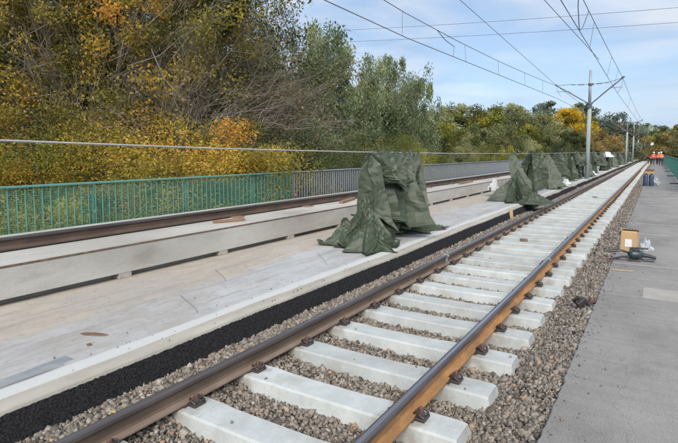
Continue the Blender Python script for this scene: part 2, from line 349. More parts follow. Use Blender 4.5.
bm_ = MB()
bm_.box(-.07, 1.5, 6.93, 7.45, .10, .127, bev=.004)
tag(bm_.build('paving_patch', M['patch']), 'pale repaired strip set across the grey walkway', kind='structure')
# transverse seams: slightly proud bitumen lines far up the path
sm = MB()
for y in (8.9, 12.4, 14.2, 17.5, 19.3, 22.5, 26, 29, 34, 39, 46):
    sm.box(-.5, 1.5, y, y+.05, .11, .1255)
tag(sm.build('walkway_seam', M['patch']), 'pale seams across the walkway', kind='structure')

# ------------------------------------------------------------------ stones
def stones(name, P, size, parent=None, sub=1):
    bm = bmesh.new(); bmesh.ops.create_cube(bm, size=1.25); bmesh.ops.triangulate(bm, faces=bm.faces)
    base = np.array([v.co[:] for v in bm.verts]); fc = np.array([[v.index for v in f.verts] for f in bm.faces]); bm.free()
    n = len(P); nv = len(base)
    A = RNG.normal(size=(n, 4)); A /= np.linalg.norm(A, axis=1, keepdims=True); w_, x, y, z = A.T
    R = np.stack([1-2*(y*y+z*z), 2*(x*y-z*w_), 2*(x*z+y*w_), 2*(x*y+z*w_), 1-2*(x*x+z*z), 2*(y*z-x*w_), 2*(x*z-y*w_), 2*(y*z+x*w_), 1-2*(x*x+y*y)], 1).reshape(n, 3, 3)
    S = size*np.exp(RNG.normal(size=(n, 1))*.3)*RNG.uniform(.5, 1.3, size=(n, 3))
    B = (base[None]*(1+RNG.uniform(-.5, .2, size=(n, nv, 1)))+RNG.normal(size=(n, nv, 3))*.13)*S[:, None, :]
    Vv = np.einsum('nij,nkj->nki', R, B)+P[:, None, :]
    Ff = fc[None]+np.arange(n)[:, None, None]*nv
    tone = np.clip(RNG.normal(.52, .24, n), 0, 1); 
    return link(name, mkmesh(name, Vv.reshape(-1, 3), Ff.reshape(-1, 3), M['stone'], attr=np.repeat(tone, nv)), parent)
def scatter(x0, x1, y0, y1, dens, lift=0):
    n = int((x1-x0)*(y1-y0)*dens); X = RNG.uniform(x0, x1, n); Y = RNG.uniform(y0, y1, n)
    return np.stack([X, Y, bed_z(X)+RNG.uniform(.0, .03, n)+lift], 1)
R0X, R1X = -2.875, -1.395            # rail centres
def clear_sleepers(P, half=.15):
    k = (P[:, 1]-SY0)/SP; d = np.abs(k-np.round(k))*SP
    inside = (P[:, 0] < -1.02) & (P[:, 0] > -3.0) & (d < half)
    return P[~inside]
SY0, SP = 2.47, .69
P = np.concatenate([scatter(-3.29, -2.91, .3, 9, 5200, .022), scatter(-3.0, -1.0, .8, 9, 2800), scatter(-1.04, -.53, 1.6, 9, 3600, .012)])
o = stones('ballast_stones', clear_sleepers(P), .0185); tag(o, 'loose grey brown ballast stones along the near track', 'gravel', kind='stuff')
P = np.concatenate([scatter(-3.29, -2.95, 9, 26, 1000, .025), scatter(-3.0, -1.0, 9, 18, 500), scatter(-1.04, -.53, 9, 30, 1100, .012)])
o = stones('ballast_stones', clear_sleepers(P), .024, sub=0 or 1); tag(o, 'loose ballast stones along the farther track', 'gravel', kind='stuff')
P = np.concatenate([scatter(-3.29, -2.95, 26, 60, 300, .025), scatter(-1.04, -.53, 30, 80, 330, .012)])
P[:, 2] += .01
o = stones('ballast_stones', clear_sleepers(P), .034); tag(o, 'loose ballast stones far up the track', 'gravel', kind='stuff')

# ------------------------------------------------------------------ the near track
track = empty('railway_track', (-2.135, 0, 0), 'new railway track of pale concrete sleepers and rusty rails', 'railway track')
def rail_mesh(name, y0, y1, web, foot, head, cuts=1):
    p = [(-.0625, 0), (.0625, 0), (.0625, .012), (.022, .026), (.0085, .042), (.0085, .098), (.014, .108), (.0335, .116), (.0335, .138), (.029, .1455), (.014, .149), (-.014, .149), (-.029, .1455), (-.0335, .138), (-.0335, .116), (-.014, .108), (-.0085, .098), (-.0085, .042), (-.022, .026), (-.0625, .012)]
    ms = [1, 1, 1, 0, 0, 0, 0, 2, 2, 2, 3, 2, 2, 2, 0, 0, 0, 0, 1, 1]
    n = len(p); ysr = np.linspace(y0, y1, cuts+1)
    V = [(x, y, z) for y in ysr for x, z in p]; F = []; fm = []
    for j in range(cuts):
        for k in range(n): F.append((j*n+k, j*n+(k+1) % n, (j+1)*n+(k+1) % n, (j+1)*n+k)); fm.append(ms[k])
    F += [tuple(range(n))[::-1], tuple(cuts*n+k for k in range(n))]; fm += [0, 0]
    return mkmesh(name, V, F, [web, foot, head, M['shine']], fm)
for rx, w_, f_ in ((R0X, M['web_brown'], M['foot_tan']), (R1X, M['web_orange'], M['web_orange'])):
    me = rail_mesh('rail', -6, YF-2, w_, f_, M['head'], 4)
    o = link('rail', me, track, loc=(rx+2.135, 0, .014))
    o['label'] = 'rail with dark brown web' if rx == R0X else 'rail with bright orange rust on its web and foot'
# welds
for rx, y in ((R0X, 7.94), (R1X, 8.5)):
    b = MB()
    b.box(-.045, .045, -.035, .035, .112, .1375, bev=.006); b.box(-.018, .018, -.045, .045, .02, .115, bev=.006)
    b.box(-.034, .034, -.028, .028, .1375, .1515, bev=.002)
    o = b.build('rail_weld', M['galv'], track, loc=(rx+2.135, y, .014)); o['label'] = 'fresh grey weld collar on the rail'
# sleeper
HL = 1.13
def sleeper_mesh():
    xs_ = [-HL, -HL+.05, -1.0, -.5, -.36, -.2, 0, .2, .36, .5, 1.0, HL-.05, HL]
    V = []
    for x in xs_:
        a = abs(x)
        top = .0 if a > .47 else (-.006 if a < .34 else -.006+.006*(a-.34)/.13)
        tw = .122 if a > .45 else .114; bw = .172 if a > .45 else .158
        if a > HL-.01: top -= .006; tw -= .006; bw -= .004
        bz = -.2
        V += [(x, -bw, bz), (x, -tw-.012, top-.016), (x, -tw, top), (x, tw, top), (x, tw+.012, top-.016), (x, bw, bz)]
    for i, v in enumerate(V):      # end faces lean outwards at the foot
        if abs(v[0]) >= HL-1e-6 and v[2] < -.1: V[i] = (v[0]*(1+.045/HL), v[1], v[2])
    F = []; n = 6
    for i in range(len(xs_)-1):
        for k in range(n): F.append((i*n+k, (i+1)*n+k, (i+1)*n+(k+1) % n, i*n+(k+1) % n))
    F += [tuple(range(n)), tuple((len(xs_)-1)*n+k for k in range(n))[::-1]]
    return mkmesh('sleeper', V, F, M['sleeper'])
sme = sleeper_mesh()
# rail fastening: clip with screw (local x pointing away from the rail)
fb = MB()
fb.box(-.025, .075, -.055, .055, .0, .022, 1, bev=.004)                       # guide plate
for s in (-1, 1):
    fb.tube([(-.02, s*.016, .03), (.0, s*.03, .052), (.035, s*.052, .05), (.066, s*.046, .03), (.06, s*.02, .026), (.03, s*.012, .035)], .0075, 6, 1)
fb.tube([(.03, 0, .02), (.03, 0, .05)], .022, 10, 0); fb.tube([(.03, 0, .05), (.03, 0, .078)], .016, 6, 0); fb.tube([(.03, 0, .078), (.03, 0, .088)], [.012, .008], 6, 0)
cme = fb.mesh('rail_clip', [M['rusty'], M['clipblk']], smooth=False)
pad = MB().box(-.07, .07, -.09, .09, 0, .013, bev=.002).mesh('rail_pad', M['clipblk'])
NS = 296
for k in range(-3, NS-3):
    y = SY0+k*SP
    s = link('sleeper', sme, track, loc=(RNG.normal()*.006, y, 0), rot=(0, 0, RNG.normal()*.003))
    if y < 60:
        for rx, side in ((R0X, 1), (R1X, 1)) + (((R0X, -1), (R1X, -1)) if y < 14 else ()):
            c = link('rail_clip', cme, s, loc=(rx+2.135+side*.066, 0, .002), rot=(0, 0, 0 if side > 0 else math.pi)); 
        if y < 20:
            for rx in (R0X, R1X): link('rail_pad', pad, s, loc=(rx+2.135, 0, .0005))

def sleeper_tint(m):  # browner in a noisy band at each rail seat, plus fine blotches
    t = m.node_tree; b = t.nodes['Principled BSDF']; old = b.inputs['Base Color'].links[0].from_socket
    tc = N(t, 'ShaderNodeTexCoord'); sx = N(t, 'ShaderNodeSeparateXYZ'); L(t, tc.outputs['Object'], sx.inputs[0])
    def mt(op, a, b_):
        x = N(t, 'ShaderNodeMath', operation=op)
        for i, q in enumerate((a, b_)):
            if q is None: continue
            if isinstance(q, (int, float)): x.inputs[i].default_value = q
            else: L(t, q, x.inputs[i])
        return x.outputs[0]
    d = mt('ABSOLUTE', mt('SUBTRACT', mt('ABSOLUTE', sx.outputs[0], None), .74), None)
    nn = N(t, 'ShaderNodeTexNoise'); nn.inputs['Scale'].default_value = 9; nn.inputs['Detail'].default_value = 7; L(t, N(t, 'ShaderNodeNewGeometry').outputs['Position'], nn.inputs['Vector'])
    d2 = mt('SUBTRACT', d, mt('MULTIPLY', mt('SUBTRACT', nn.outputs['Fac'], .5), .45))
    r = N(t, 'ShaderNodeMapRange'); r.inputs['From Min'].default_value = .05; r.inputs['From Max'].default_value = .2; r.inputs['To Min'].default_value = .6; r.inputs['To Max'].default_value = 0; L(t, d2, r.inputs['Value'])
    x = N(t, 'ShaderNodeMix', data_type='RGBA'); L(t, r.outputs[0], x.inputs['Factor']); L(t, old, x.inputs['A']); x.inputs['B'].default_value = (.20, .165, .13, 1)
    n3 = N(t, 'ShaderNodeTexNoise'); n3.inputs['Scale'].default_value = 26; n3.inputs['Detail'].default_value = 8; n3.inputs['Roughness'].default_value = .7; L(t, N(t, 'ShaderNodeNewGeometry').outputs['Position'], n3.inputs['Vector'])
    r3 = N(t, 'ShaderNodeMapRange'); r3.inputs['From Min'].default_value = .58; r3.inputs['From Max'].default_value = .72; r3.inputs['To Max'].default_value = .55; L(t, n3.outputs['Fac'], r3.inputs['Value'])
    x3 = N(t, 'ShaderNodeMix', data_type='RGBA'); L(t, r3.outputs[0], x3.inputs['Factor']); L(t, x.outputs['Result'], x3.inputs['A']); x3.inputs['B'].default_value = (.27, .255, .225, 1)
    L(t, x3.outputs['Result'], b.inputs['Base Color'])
sleeper_tint(M['sleeper'])
n_ = 420; xw_ = -.5+RNG.exponential(.10, n_); P = np.stack([np.minimum(xw_, 1.2), RNG.uniform(2.6, 16, n_), np.full(n_, .128)], 1)
o = stones('ballast_stones', P, .0075); tag(o, 'grit and small stones spilled onto the walkway edge', 'gravel', kind='stuff')
n_ = 160; P = np.stack([-3.36-RNG.exponential(.25, n_), RNG.uniform(1.2, 12, n_), np.full(n_, .283)], 1)
o = stones('ballast_stones', P, .0065); tag(o, 'grit scattered on the middle slab', 'gravel', kind='stuff')
Pz = []
for k in range(0, 10):
    for q in range(RNG.integers(0, 5)):
        Pz.append((RNG.choice([RNG.uniform(-2.7, -1.6), RNG.uniform(-1.22, -1.02)]), SY0+k*SP+RNG.uniform(-.1, .1), .006))
o = stones('ballast_stones', np.array(Pz), .011); tag(o, 'stray little stones lying on the sleeper tops', 'gravel', kind='stuff')

# ------------------------------------------------------------------ the far track: concrete beam on blocks, rail on top
beam = empty('concrete_beam', (-5.62, 0, .27), 'long low concrete beam on bearing blocks under the far rail', 'beam')
BX0, BX1 = -7.78, -5.62
b = MB()
b.prism([(BX0, .34), (BX1, .335), (BX1, .655), (BX1-.02, .672), (BX1-.03, .676), (BX0, .676)], YN, YF)
b.build('beam_body', M['beam'], beam, loc=(5.62, 0, -.27))
b = MB(); b.box(BX1-.024, BX1+.004, YN, YF, .664, .680)
b.build('steel_edge', M['steel_edge'], beam, loc=(5.62, 0, -.27))
bb = MB().box(-.3, 0, -.09, .09, 0, .072, bev=.003).mesh('bearing_block', M['block'])
bb2 = MB().box(-.35, -.20, -.5, .5, 0, .08).mesh('bearing_block', M['deckc'])
for k in range(-6, 60):
    link('bearing_block', bb, beam, loc=(-.004, 3.91+1.72*k, -.006))
b = MB(); b.box(-6.3, -5.74, YN, YF, .2, .338); b.build('bearing_wall', M['deckc'], beam, loc=(5.62, 0, -.27))
tz = .676
me = rail_mesh('far_rail', 0, 1, M['web_brown'], M['web_brown'], M['head'])
frail = empty('far_rail', (-6.47, 0, tz), 'dark brown rail lying on timber blocks along the concrete beam', 'rail')
for nm, y0, y1, z in (('rail', YN, YF-2, .022),):
    o = link('rail_profile', rail_mesh('rail_profile', y0, y1, M['web_dark'], M['web_dark'], M['head'], 2), frail, loc=(0, 0, z))
tm = MB().box(-.20, .20, -.11, .11, 0, .02, bev=.003).mesh('rail_seat', M['wood_old'])
for k in range(0, 40): 
    link('rail_seat', tm, frail, loc=(RNG.normal()*.02, 6.6+k*2.9+RNG.normal()*.3, .0005), rot=(0, 0, RNG.normal()*.1))
# timbers lying on the beam
lum = MB().box(-.05, .05, -.4, .4, 0, .06, bev=.005).mesh('timber_plank', M['wood_old'])
tag(link('timber_plank', lum, loc=(-6.05, 6.2, tz), rot=(0, 0, -.35), scale=(.8, .7, .8)), 'short brown timber lying on the beam in front of the green fence', 'timber')
tag(link('timber_plank', lum, loc=(-6.2, 10.3, tz), rot=(0, 0, .25), scale=(1, 1.3, 1)), 'reddish timber on the beam near the start of the grey fence', 'timber')
tag(link('timber_plank', lum, loc=(-6.15, 19.0, tz), rot=(0, 0, .05), scale=(1.2, 2.2, 1)), 'dark timber on the beam just beyond the big tarpaulin', 'timber')
tag(link('timber_plank', lum, loc=(-5.95, 13.2, tz), rot=(0, 0, .8), scale=(1, .8, .8)), 'small timber offcut lying on the beam behind the big tarpaulin', 'timber')

# ------------------------------------------------------------------ fences
FX = -8.02
def net(y0, y1, z0, z1, dy, dz, t):
    V = []; F = []
    def quad(a, b_, c, d): 
        i = len(V); V.extend([a, b_, c, d]); F.append((i, i+1, i+2, i+3))
    for y in np.arange(y0, y1, dy):
        quad((0, y-t, z0), (0, y+t, z0), (0, y+t, z1), (0, y-t, z1)); quad((-t, y, z0), (t, y, z0), (t, y, z1), (-t, y, z1))
    for z in np.arange(z0, z1, dz):
        quad((.004, y0, z-t), (.004, y1, z-t), (.004, y1, z+t), (.004, y0, z+t))
    return np.array(V), np.array(F)
def fence(y0, y1, m, label, dy, x=FX, z0=.50, z1=1.35, mnet=None, name='railing', bw=.0075, lim=300, post=2.0, netdy=.035):
    f = empty(name, (x, y0, z0), label, 'fence')
    MB().box(-.03, .03, 0, y1-y0, z1-z0-.035, z1-z0, bev=.006).build('top_rail', m, f)
    MB().box(-.02, .02, 0, y1-y0, .06, .09, bev=.004).build('bottom_rail', m, f)
    bar = MB().box(-bw*.6, bw*.6, -bw, bw, .088, z1-z0-.033).mesh('bar', m)
    pst = MB().box(-.012, .012, -.011, .011, -.6, z1-z0-.034).mesh('post', m)
    ysb = np.arange(y0+dy*.5, y1, dy); i = 0
    for y in ysb[:lim]: link('bar', bar, f, loc=(0, y-y0, 0))
    if len(ysb) > lim:
        q = MB()
        for y in ysb[lim:]: q.box(-bw*.6, bw*.6, y-y0-bw, y-y0+bw, .088, z1-z0-.033)
        o = q.build('bars', m, f); o['kind'] = 'stuff'
    for y in np.arange(y0+.03, y1, post): link('post', pst, f, loc=(-.035, y-y0, 0))
    if mnet:
        V, F = net(0, y1-y0, .09, z1-z0-.03, netdy, netdy*.8, .0028)
        o = link('wire_net', mkmesh('wire_net', V+np.array([-.02, 0, 0]), F, mnet), f); o['kind'] = 'stuff'
    return f
fence(-3.0, 10.55, M['teal'], 'teal green railing with thin upright bars and wire net beside the far rail', .125, mnet=M['teal_net'])
fence(10.57, 125.0, M['greyfence'], 'grey blue railing with close upright bars continuing the green one', .115, lim=290, bw=.016)
rf = fence(26.0, 150.0, M['teal'], 'teal fence at the right edge of the walkway', .13, x=1.12, z0=.16, z1=1.45, lim=290, bw=.014, post=2.4, mnet=M['teal_net'], netdy=.06)
ft = MB().box(-.45, .05, -.06, .06, -.04, .02, bev=.006).mesh('fence_foot', M['black'])
for y in (33.3, 44, 54.7, 66, 77, 88, 99): link('fence_foot', ft, rf, loc=(0, y-26, 0))

# ------------------------------------------------------------------ masts and overhead line
def mast(y, h=6.65, x=-3.47, label='', lean=-.02, arms=True):
    t = empty('catenary_mast', (x, y, .27), label, 'mast', 'overhead line masts standing on the middle slab'); H = h-.27
    b = MB(); b.tube([(0, 0, 0), (lean*.5, 0, H*.64), (lean, 0, H*.64+.01)], [.115, .108, .10], 14); b.build('lower_shaft', M['polegreen'], t, smooth=True)
    b = MB(); b.tube([(lean, 0, H*.64), (lean*2, 0, H)], [.085, .075], 12); b.build('upper_shaft', M['galv'], t, smooth=True)
    b = MB(); b.box(-.2, .2, -.2, .2, 0, .025, bev=.004)
    for a in (-.15, .15):
        for c in (-.15, .15): b.tube([(a, c, .02), (a, c, .07)], .02, 6)
    b.build('base_plate', M['galv'], t)
    if arms:
        L_, R_ = (-1.85, 5.58), (1.62, 5.80)
        for (ax, az), s in ((L_, -1), (R_, 1)):
            b = MB(); b.tube([(s*.08, 0, 4.44), (ax*.5, 0, 4.46+(az-4.46)*.48), (ax, 0, az)], [.035, .035, .03], 8); b.tube([(ax-s*.06, 0, az-.02), (ax+s*.09, 0, az+.08)], .05, 8); b.build('cantilever_arm', M['darksteel'], t)
            b = MB(); b.tube([(s*.08, 0, 5.55), (ax*.3, 0, 5.57), (ax*.6, 0, 5.62), (ax, 0, az)], .014, 6)
            b.build('stay_wire', M['darksteel'], t)
            b = MB()
            for k in range(4): u = .2+k*.045; b.tube([(ax*u, 0, 5.56), (ax*(u+.02), 0, 5.565)], .045, 8)
            for k in range(3): u = .46+k*.04; b.tube([(ax*u, 0, 5.585), (ax*(u+.02), 0, 5.59)], .035, 8)
            b.build('insulator', M['insul'], t)
            b = MB(); zc = 5.1 if s < 0 else 5.15
            b.tube([(ax*.5, 0, 4.46+(az-4.46)*.5), (ax*.62, 0, zc+.12), (ax*.98, 0, zc+.14)], .014, 6); b.tube([(ax*.98, 0, zc+.14), (ax*.86, 0, zc-.17)], .01, 6); b.tube([(ax, 0, az), (ax*.99, 0, zc+.14)], .007, 5)
            b.build('steady_arm', M['darksteel'], t)
        b = MB()
        for z in (4.44, 5.55): b.tube([(0, 0, z-.05), (0, 0, z+.05)], .15, 10)
        b.build('clamp', M['darksteel'], t)
    return t
mast(33.4, label='nearest tall grey mast with two wide cantilever arms, among the tarpaulins')
for i, (y, h, lb) in enumerate(((78, 6.9, 'second mast from the camera, slim against orange trees'), (100, 7.0, 'third mast up the line in front of the orange brown trees'), (126, 7.0, 'fourth mast up the line, seen close behind the third'), (152, 7.0, 'fifth mast up the line near the hazy tall trees'), (182, 7.0, 'farthest mast left of the workers'))):
    mast(y, h, label=lb, x=-3.47)
def wire(name, P, r, m, label, cat, n=5, group=None, parent=None):
    o = MB().tube(P, r, n).build(name, m, parent)
    return tag(o, label, cat, group) if not parent else o
def sag(a, b, s, n=24):
    a, b = Vector(a), Vector(b); return [a.lerp(b, i/n)-Vector((0, 0, s*4*(i/n)*(1-i/n))) for i in range(n+1)]
ym = 33.4
MR = (-1.85, 6.07); ML = (-5.32, 5.85)
# right line (over the near track)
pr = sag((-1.95, -14, 6.1), (MR[0], ym, MR[1]), .12)+sag((MR[0], ym, MR[1]), (-1.9, 78, 6.25), .25)[1:]+sag((-1.9, 78, 6.25), (-1.9, 182, 6.3), .3)[1:]
wire('messenger_wire', pr, .010, M['wire'], 'upper messenger wire over the near track, ending at the right arm tips', 'overhead wire')
cr_ = sag((-1.80, -14, 5.18), (-2.06, ym, 5.2), .02)+sag((-2.06, ym, 5.2), (-1.85, 78, 5.2), .0)[1:]+sag((-1.85, 78, 5.2), (-2, 182, 5.2), 0)[1:]
wire('contact_wire', cr_, .010, M['wire'], 'lower contact wire straight above the near track', 'overhead wire')
# left line
pl = [(-6.3, -12, 6.1), (-6.36, 10.5, 5.93), (-6.36, 13.8, 5.86), (-6.2, 18, 5.79)]+sag((-6.0, 22, 5.76), (ML[0], ym, ML[1]), .03)+sag((ML[0], ym, ML[1]), (-5.2, 78, 6.1), .25)[1:]+sag((-5.2, 78, 6.1), (-5.2, 182, 6.2), .3)[1:]
wire('messenger_wire', pl, .011, M['wire'], 'upper messenger wire of the left track, ending at the left arm tip', 'overhead wire')
cl = sag((-6.3, -12, 5.16), (-6.36, 14, 5.18), 0)+sag((-6.36, 14, 5.18), (-5.32, ym, 5.12), 0)[1:]+sag((-5.25, ym, 5.12), (-5.4, 182, 5.2), 0)[1:]
wire('contact_wire', cl, .012, M['wire'], 'lower contact wire above the left track, crossing the sky over the willow', 'overhead wire')
wire('feeder_wire', sag((-5.48, 4, 7.05), (ML[0], ym, ML[1]), 0), .009, M['wire'], 'thin single wire running down to the left arm tip from the top of the picture', 'overhead wire')
wire('feeder_wire', sag((-4.0, 5, 7.05), (-1.95, 21, 5.22), .02), .009, M['wire'], 'thin single wire slanting down to the near contact wire', 'overhead wire')
def interp(P, y):
    P = [Vector(p) for p in P]
    for a, b in zip(P, P[1:]):
        if a.y <= y <= b.y: return a.lerp(b, (y-a.y)/(b.y-a.y+1e-9))
    return P[-1]
ph = 'short dropper wires between messenger and contact wire'
for nm, up_, lo_, yl in (('left', pl, cl, (13.6, 18.6, 22.4, 26.5, 30, 44, 56, 67)), ('right', pr, cr_, (11, 18.3, 25.5, 29.8, 44, 56, 67))):
    for i, y in enumerate(yl):
        side = 'left track' if nm == 'left' else 'near track'
        words = ['nearest', 'second', 'third', 'fourth', 'fifth', 'sixth', 'seventh', 'eighth'][i]
        wire('dropper', [interp(up_, y), interp(lo_, y)], .006, M['wire'], f'{words} dropper wire from the camera hanging over the {side}', 'dropper', 4, ph)
a, b_ = interp(pl, 16.1), interp(cl, 17.4)
wire('jumper_wire', [a, a+Vector((.0, .75, -.18)), b_+Vector((0, .1, .35)), b_], .012, M['wire'], 'curved jumper wire linking the two wires above the left track', 'jumper wire')
a, b_ = interp(pr, 16.8), interp(cr_, 15.6)
wire('jumper_wire', [a, a+Vector((-.05, -.2, -.3)), b_+Vector((.03, .3, .12)), b_, b_+Vector((0.02, -.6, .5)), interp(pr, 14.6)], .012, M['wire'], 'V shaped jumper wire linking the two wires above the near track', 'jumper wire')
# power line crossing far behind
for i, (a, b_, lb) in enumerate((((-110, 120, 38.2), (60, 120, 27.5), 'upper of the two thin power lines crossing the sky'), ((-110, 120, 35.0), (60, 120, 24.9), 'lower of the two thin power lines crossing the sky'))):
    wire('power_line', sag(a, b_, 1.6), .045, M['hvwire'], lb, 'power line')
# white cable that carries the tarpaulins
cabP = [(-4.1, -7, 1.99), (-4.1, 1.8, 1.93), (-4.1, 4, 1.885), (-4.1, 7, 1.85), (-4.1, 11.5, 1.82), (-4.1, 18, 1.80), (-4.08, 26, 1.81), (-4.05, 33, 1.84), (-4.05, 60, 1.82), (-4.05, 118, 1.86)]
wire('suspension_cable', cabP, .0095, M['cable'], 'pale grey cable strung level above the slab, tarpaulins hang on it', 'cable', 6)
cp = MB().tube([(0, 0, 0), (0, 0, 1.62)], .03, 8); cp.box(-.12, .12, -.12, .12, 0, .02); cpm = cp.mesh('cable_post', M['galv'])
for y, lb in ((-7, 'cable post behind the camera'), (118, 'far end post of the suspension cable')):
    tag(link('cable_post', cpm, loc=(-4.08, y, .265)), lb, 'post')

# ------------------------------------------------------------------ tarpaulins (simulated cloth)
FZ = .285
def cloth(nu, nv, rest, X, pins, hfun, steps, seed, grav=.0016, iters=5, force=None, bend=.06):
    r = np.random.default_rng(seed)
    X = X.copy(); Xp = X-r.normal(size=X.shape)*.004
    free = np.ones((nv, nu, 1)); free[pins] = 0
    D = [(0, 1, rest, 1), (1, 0, rest, 1), (1, 1, rest*1.414, .6), (1, -1, rest*1.414, .6), (0, 2, rest*2, bend), (2, 0, rest*2, bend)]
    def sets(di, dj):
        o = []
        for par in range(2*max(di, abs(dj))):
            m = max(di, abs(dj))
            I, J = np.meshgrid(np.arange(nv-di), np.arange(nu-abs(dj)), indexing='ij')
            J0 = J+(abs(dj) if dj < 0 else 0)
            key = (I if di >= abs(dj) else J0)//m % 2
            if par < 2: s = key == par; o.append((I[s], J0[s], I[s]+di, J0[s]+dj))
        return o
    C = [(a, rl, k) for di, dj, rl, k in D for a in sets(di, dj)]
    for st in range(steps):
        vel = (X-Xp)*.97; Xp = X.copy(); X = X+vel*free; X[..., 2] -= grav*free[..., 0]
        if force is not None: X += force(st)*free
        for _ in range(iters):
            for (i0, j0, i1, j1), rl, k in C:
                d = X[i1, j1]-X[i0, j0]; l = np.linalg.norm(d, axis=1, keepdims=True)+1e-9
                w0, w1 = free[i0, j0], free[i1, j1]; ws = w0+w1; ws[ws == 0] = 1
                e = (l-rl)/l
                if rl > rest*1.9: e = np.minimum(e, 0)
                c = d*e*k/ws
                X[i0, j0] += c*w0; X[i1, j1] -= c*w1
        h = hfun(X[..., 0], X[..., 1]); below = X[..., 2] < h
        X[..., 2] = np.where(below, h, X[..., 2])
        Xp[below] = Xp[below]*.3+X[below]*.7
    return X
def refine(X):
    a = np.empty((X.shape[0]*2-1, X.shape[1], 3)); a[::2] = X; a[1::2] = (X[:-1]+X[1:])/2
    b = np.empty((a.shape[0], a.shape[1]*2-1, 3)); b[:, ::2] = a; b[:, 1::2] = (a[:, :-1]+a[:, 1:])/2
    return b
def cloth_mesh(name, X, crumple=.012, seed=0):
    X = refine(X); nv, nu = X.shape[:2]
    r = np.random.default_rng(nu*7+nv+int(abs(X[3, 3, 0])*1000))
    rest = .055
    A, B = np.meshgrid(np.arange(nv)*rest, np.arange(nu)*rest, indexing='ij')
    du = np.gradient(X, axis=0); dv = np.gradient(X, axis=1); Nn = np.cross(du, dv); Nn /= np.linalg.norm(Nn, axis=2, keepdims=True)+1e-9
    D = np.zeros((nv, nu))
    for k in range(46):       # sharp straight creases, each in its own patch
        th = r.uniform(0, math.pi); ca, cb = r.uniform(0, A.max()), r.uniform(0, B.max()); rr = r.uniform(.25, .8)
        m_ = np.clip(1-np.hypot(A-ca, B-cb)/rr, 0, 1); d = (A-ca)*math.cos(th)+(B-cb)*math.sin(th)
        lam = r.uniform(.2, .75); D += np.sqrt(m_)*(np.abs(((d/lam+r.uniform())%1)-.5)*2-.5)*lam*.11*crumple/.02
    X = X+Nn*D[..., None]; X[..., 2] = np.maximum(X[..., 2], .283)
    F = []
    for i in range(nv-1):
        for j in range(nu-1):
            a, b, c, d = i*nu+j, i*nu+j+1, (i+1)*nu+j+1, (i+1)*nu+j
            F += [(a, b, c), (a, c, d)] if (i//2+j//2) % 2 else [(a, b, d), (b, c, d)]
    me = mkmesh(name, X.reshape(-1, 3), np.array(F), [M['tarp']])
    o = bpy.data.objects.new('tmp', me); COL.objects.link(o)
    s = o.modifiers.new('s', 'SUBSURF'); s.levels = 0; s.render_levels = 0
    so_ = o.modifiers.new('t', 'SOLIDIFY'); so_.thickness = .006
    dg = bpy.context.evaluated_depsgraph_get(); m2 = bpy.data.meshes.new_from_object(o.evaluated_get(dg)); m2.name = name
    bpy.data.objects.remove(o)
    m2.polygons.foreach_set('use_smooth', np.zeros(len(m2.polygons), dtype=bool))
    return m2
floor = lambda x, y: np.full_like(x, FZ)
def drape(width, gather, drop, seed, nu=34, nv=19, steps=200, spread=0.0, foot=None, dropslope=0):
    """hangs from the cable along +y, local origin at cable foot"""
    r = np.random.default_rng(seed); rest = gather/(nu-1)
    u = np.linspace(0, 1, nu); 
    wob = np.cumsum(np.abs(r.normal(size=nu))+.15); wob = (wob-wob[0])/(wob[-1]-wob[0])
    yt = (wob*.6+u*.4)*width
    zig = np.sin(np.cumsum(r.uniform(.6, 2.0, nu)))*.24
    X = np.zeros((nv, nu, 3)); v = np.arange(nv)*rest
    amp = (.4+np.minimum(v, .8))[:, None]
    X[..., 1] = yt[None]+r.normal(size=(nv, nu))*.01
    X[..., 0] = zig[None]*amp+r.normal(size=(nv, nu))*.03+(v[:, None]*.12*spread)
    X[..., 2] = 1.86-v[:, None]*.96+0*u[None]
    X[0, :, 0] *= .35; X[0, :, 2] = 1.85+r.normal(size=nu)*.012-np.abs(np.sin(u*9+seed))*.03
    X[..., 2] = np.maximum(X[..., 2], FZ+.002)
    over = np.maximum(0, v*.96-(1.86-FZ))
    X[..., 0] += over[:, None]*(.6*np.sin(u*7+seed))[None]
    def force(st):
        f = np.zeros((nv, nu, 3))
        if st < 120:
            k = .0012*np.sin(u*11+seed*1.7+st*.02)
            f[..., 0] = k[None]*np.linspace(0, 1, nv)[:, None]+spread*.0006*np.linspace(0, 1, nv)[:, None]
            if foot: f[..., 1] = foot*.0008*np.linspace(0, 1, nv)[:, None]
        return f
    return cloth(nu, nv, rest, X, (0, slice(0, None, 3)), floor, steps, seed, force=force)
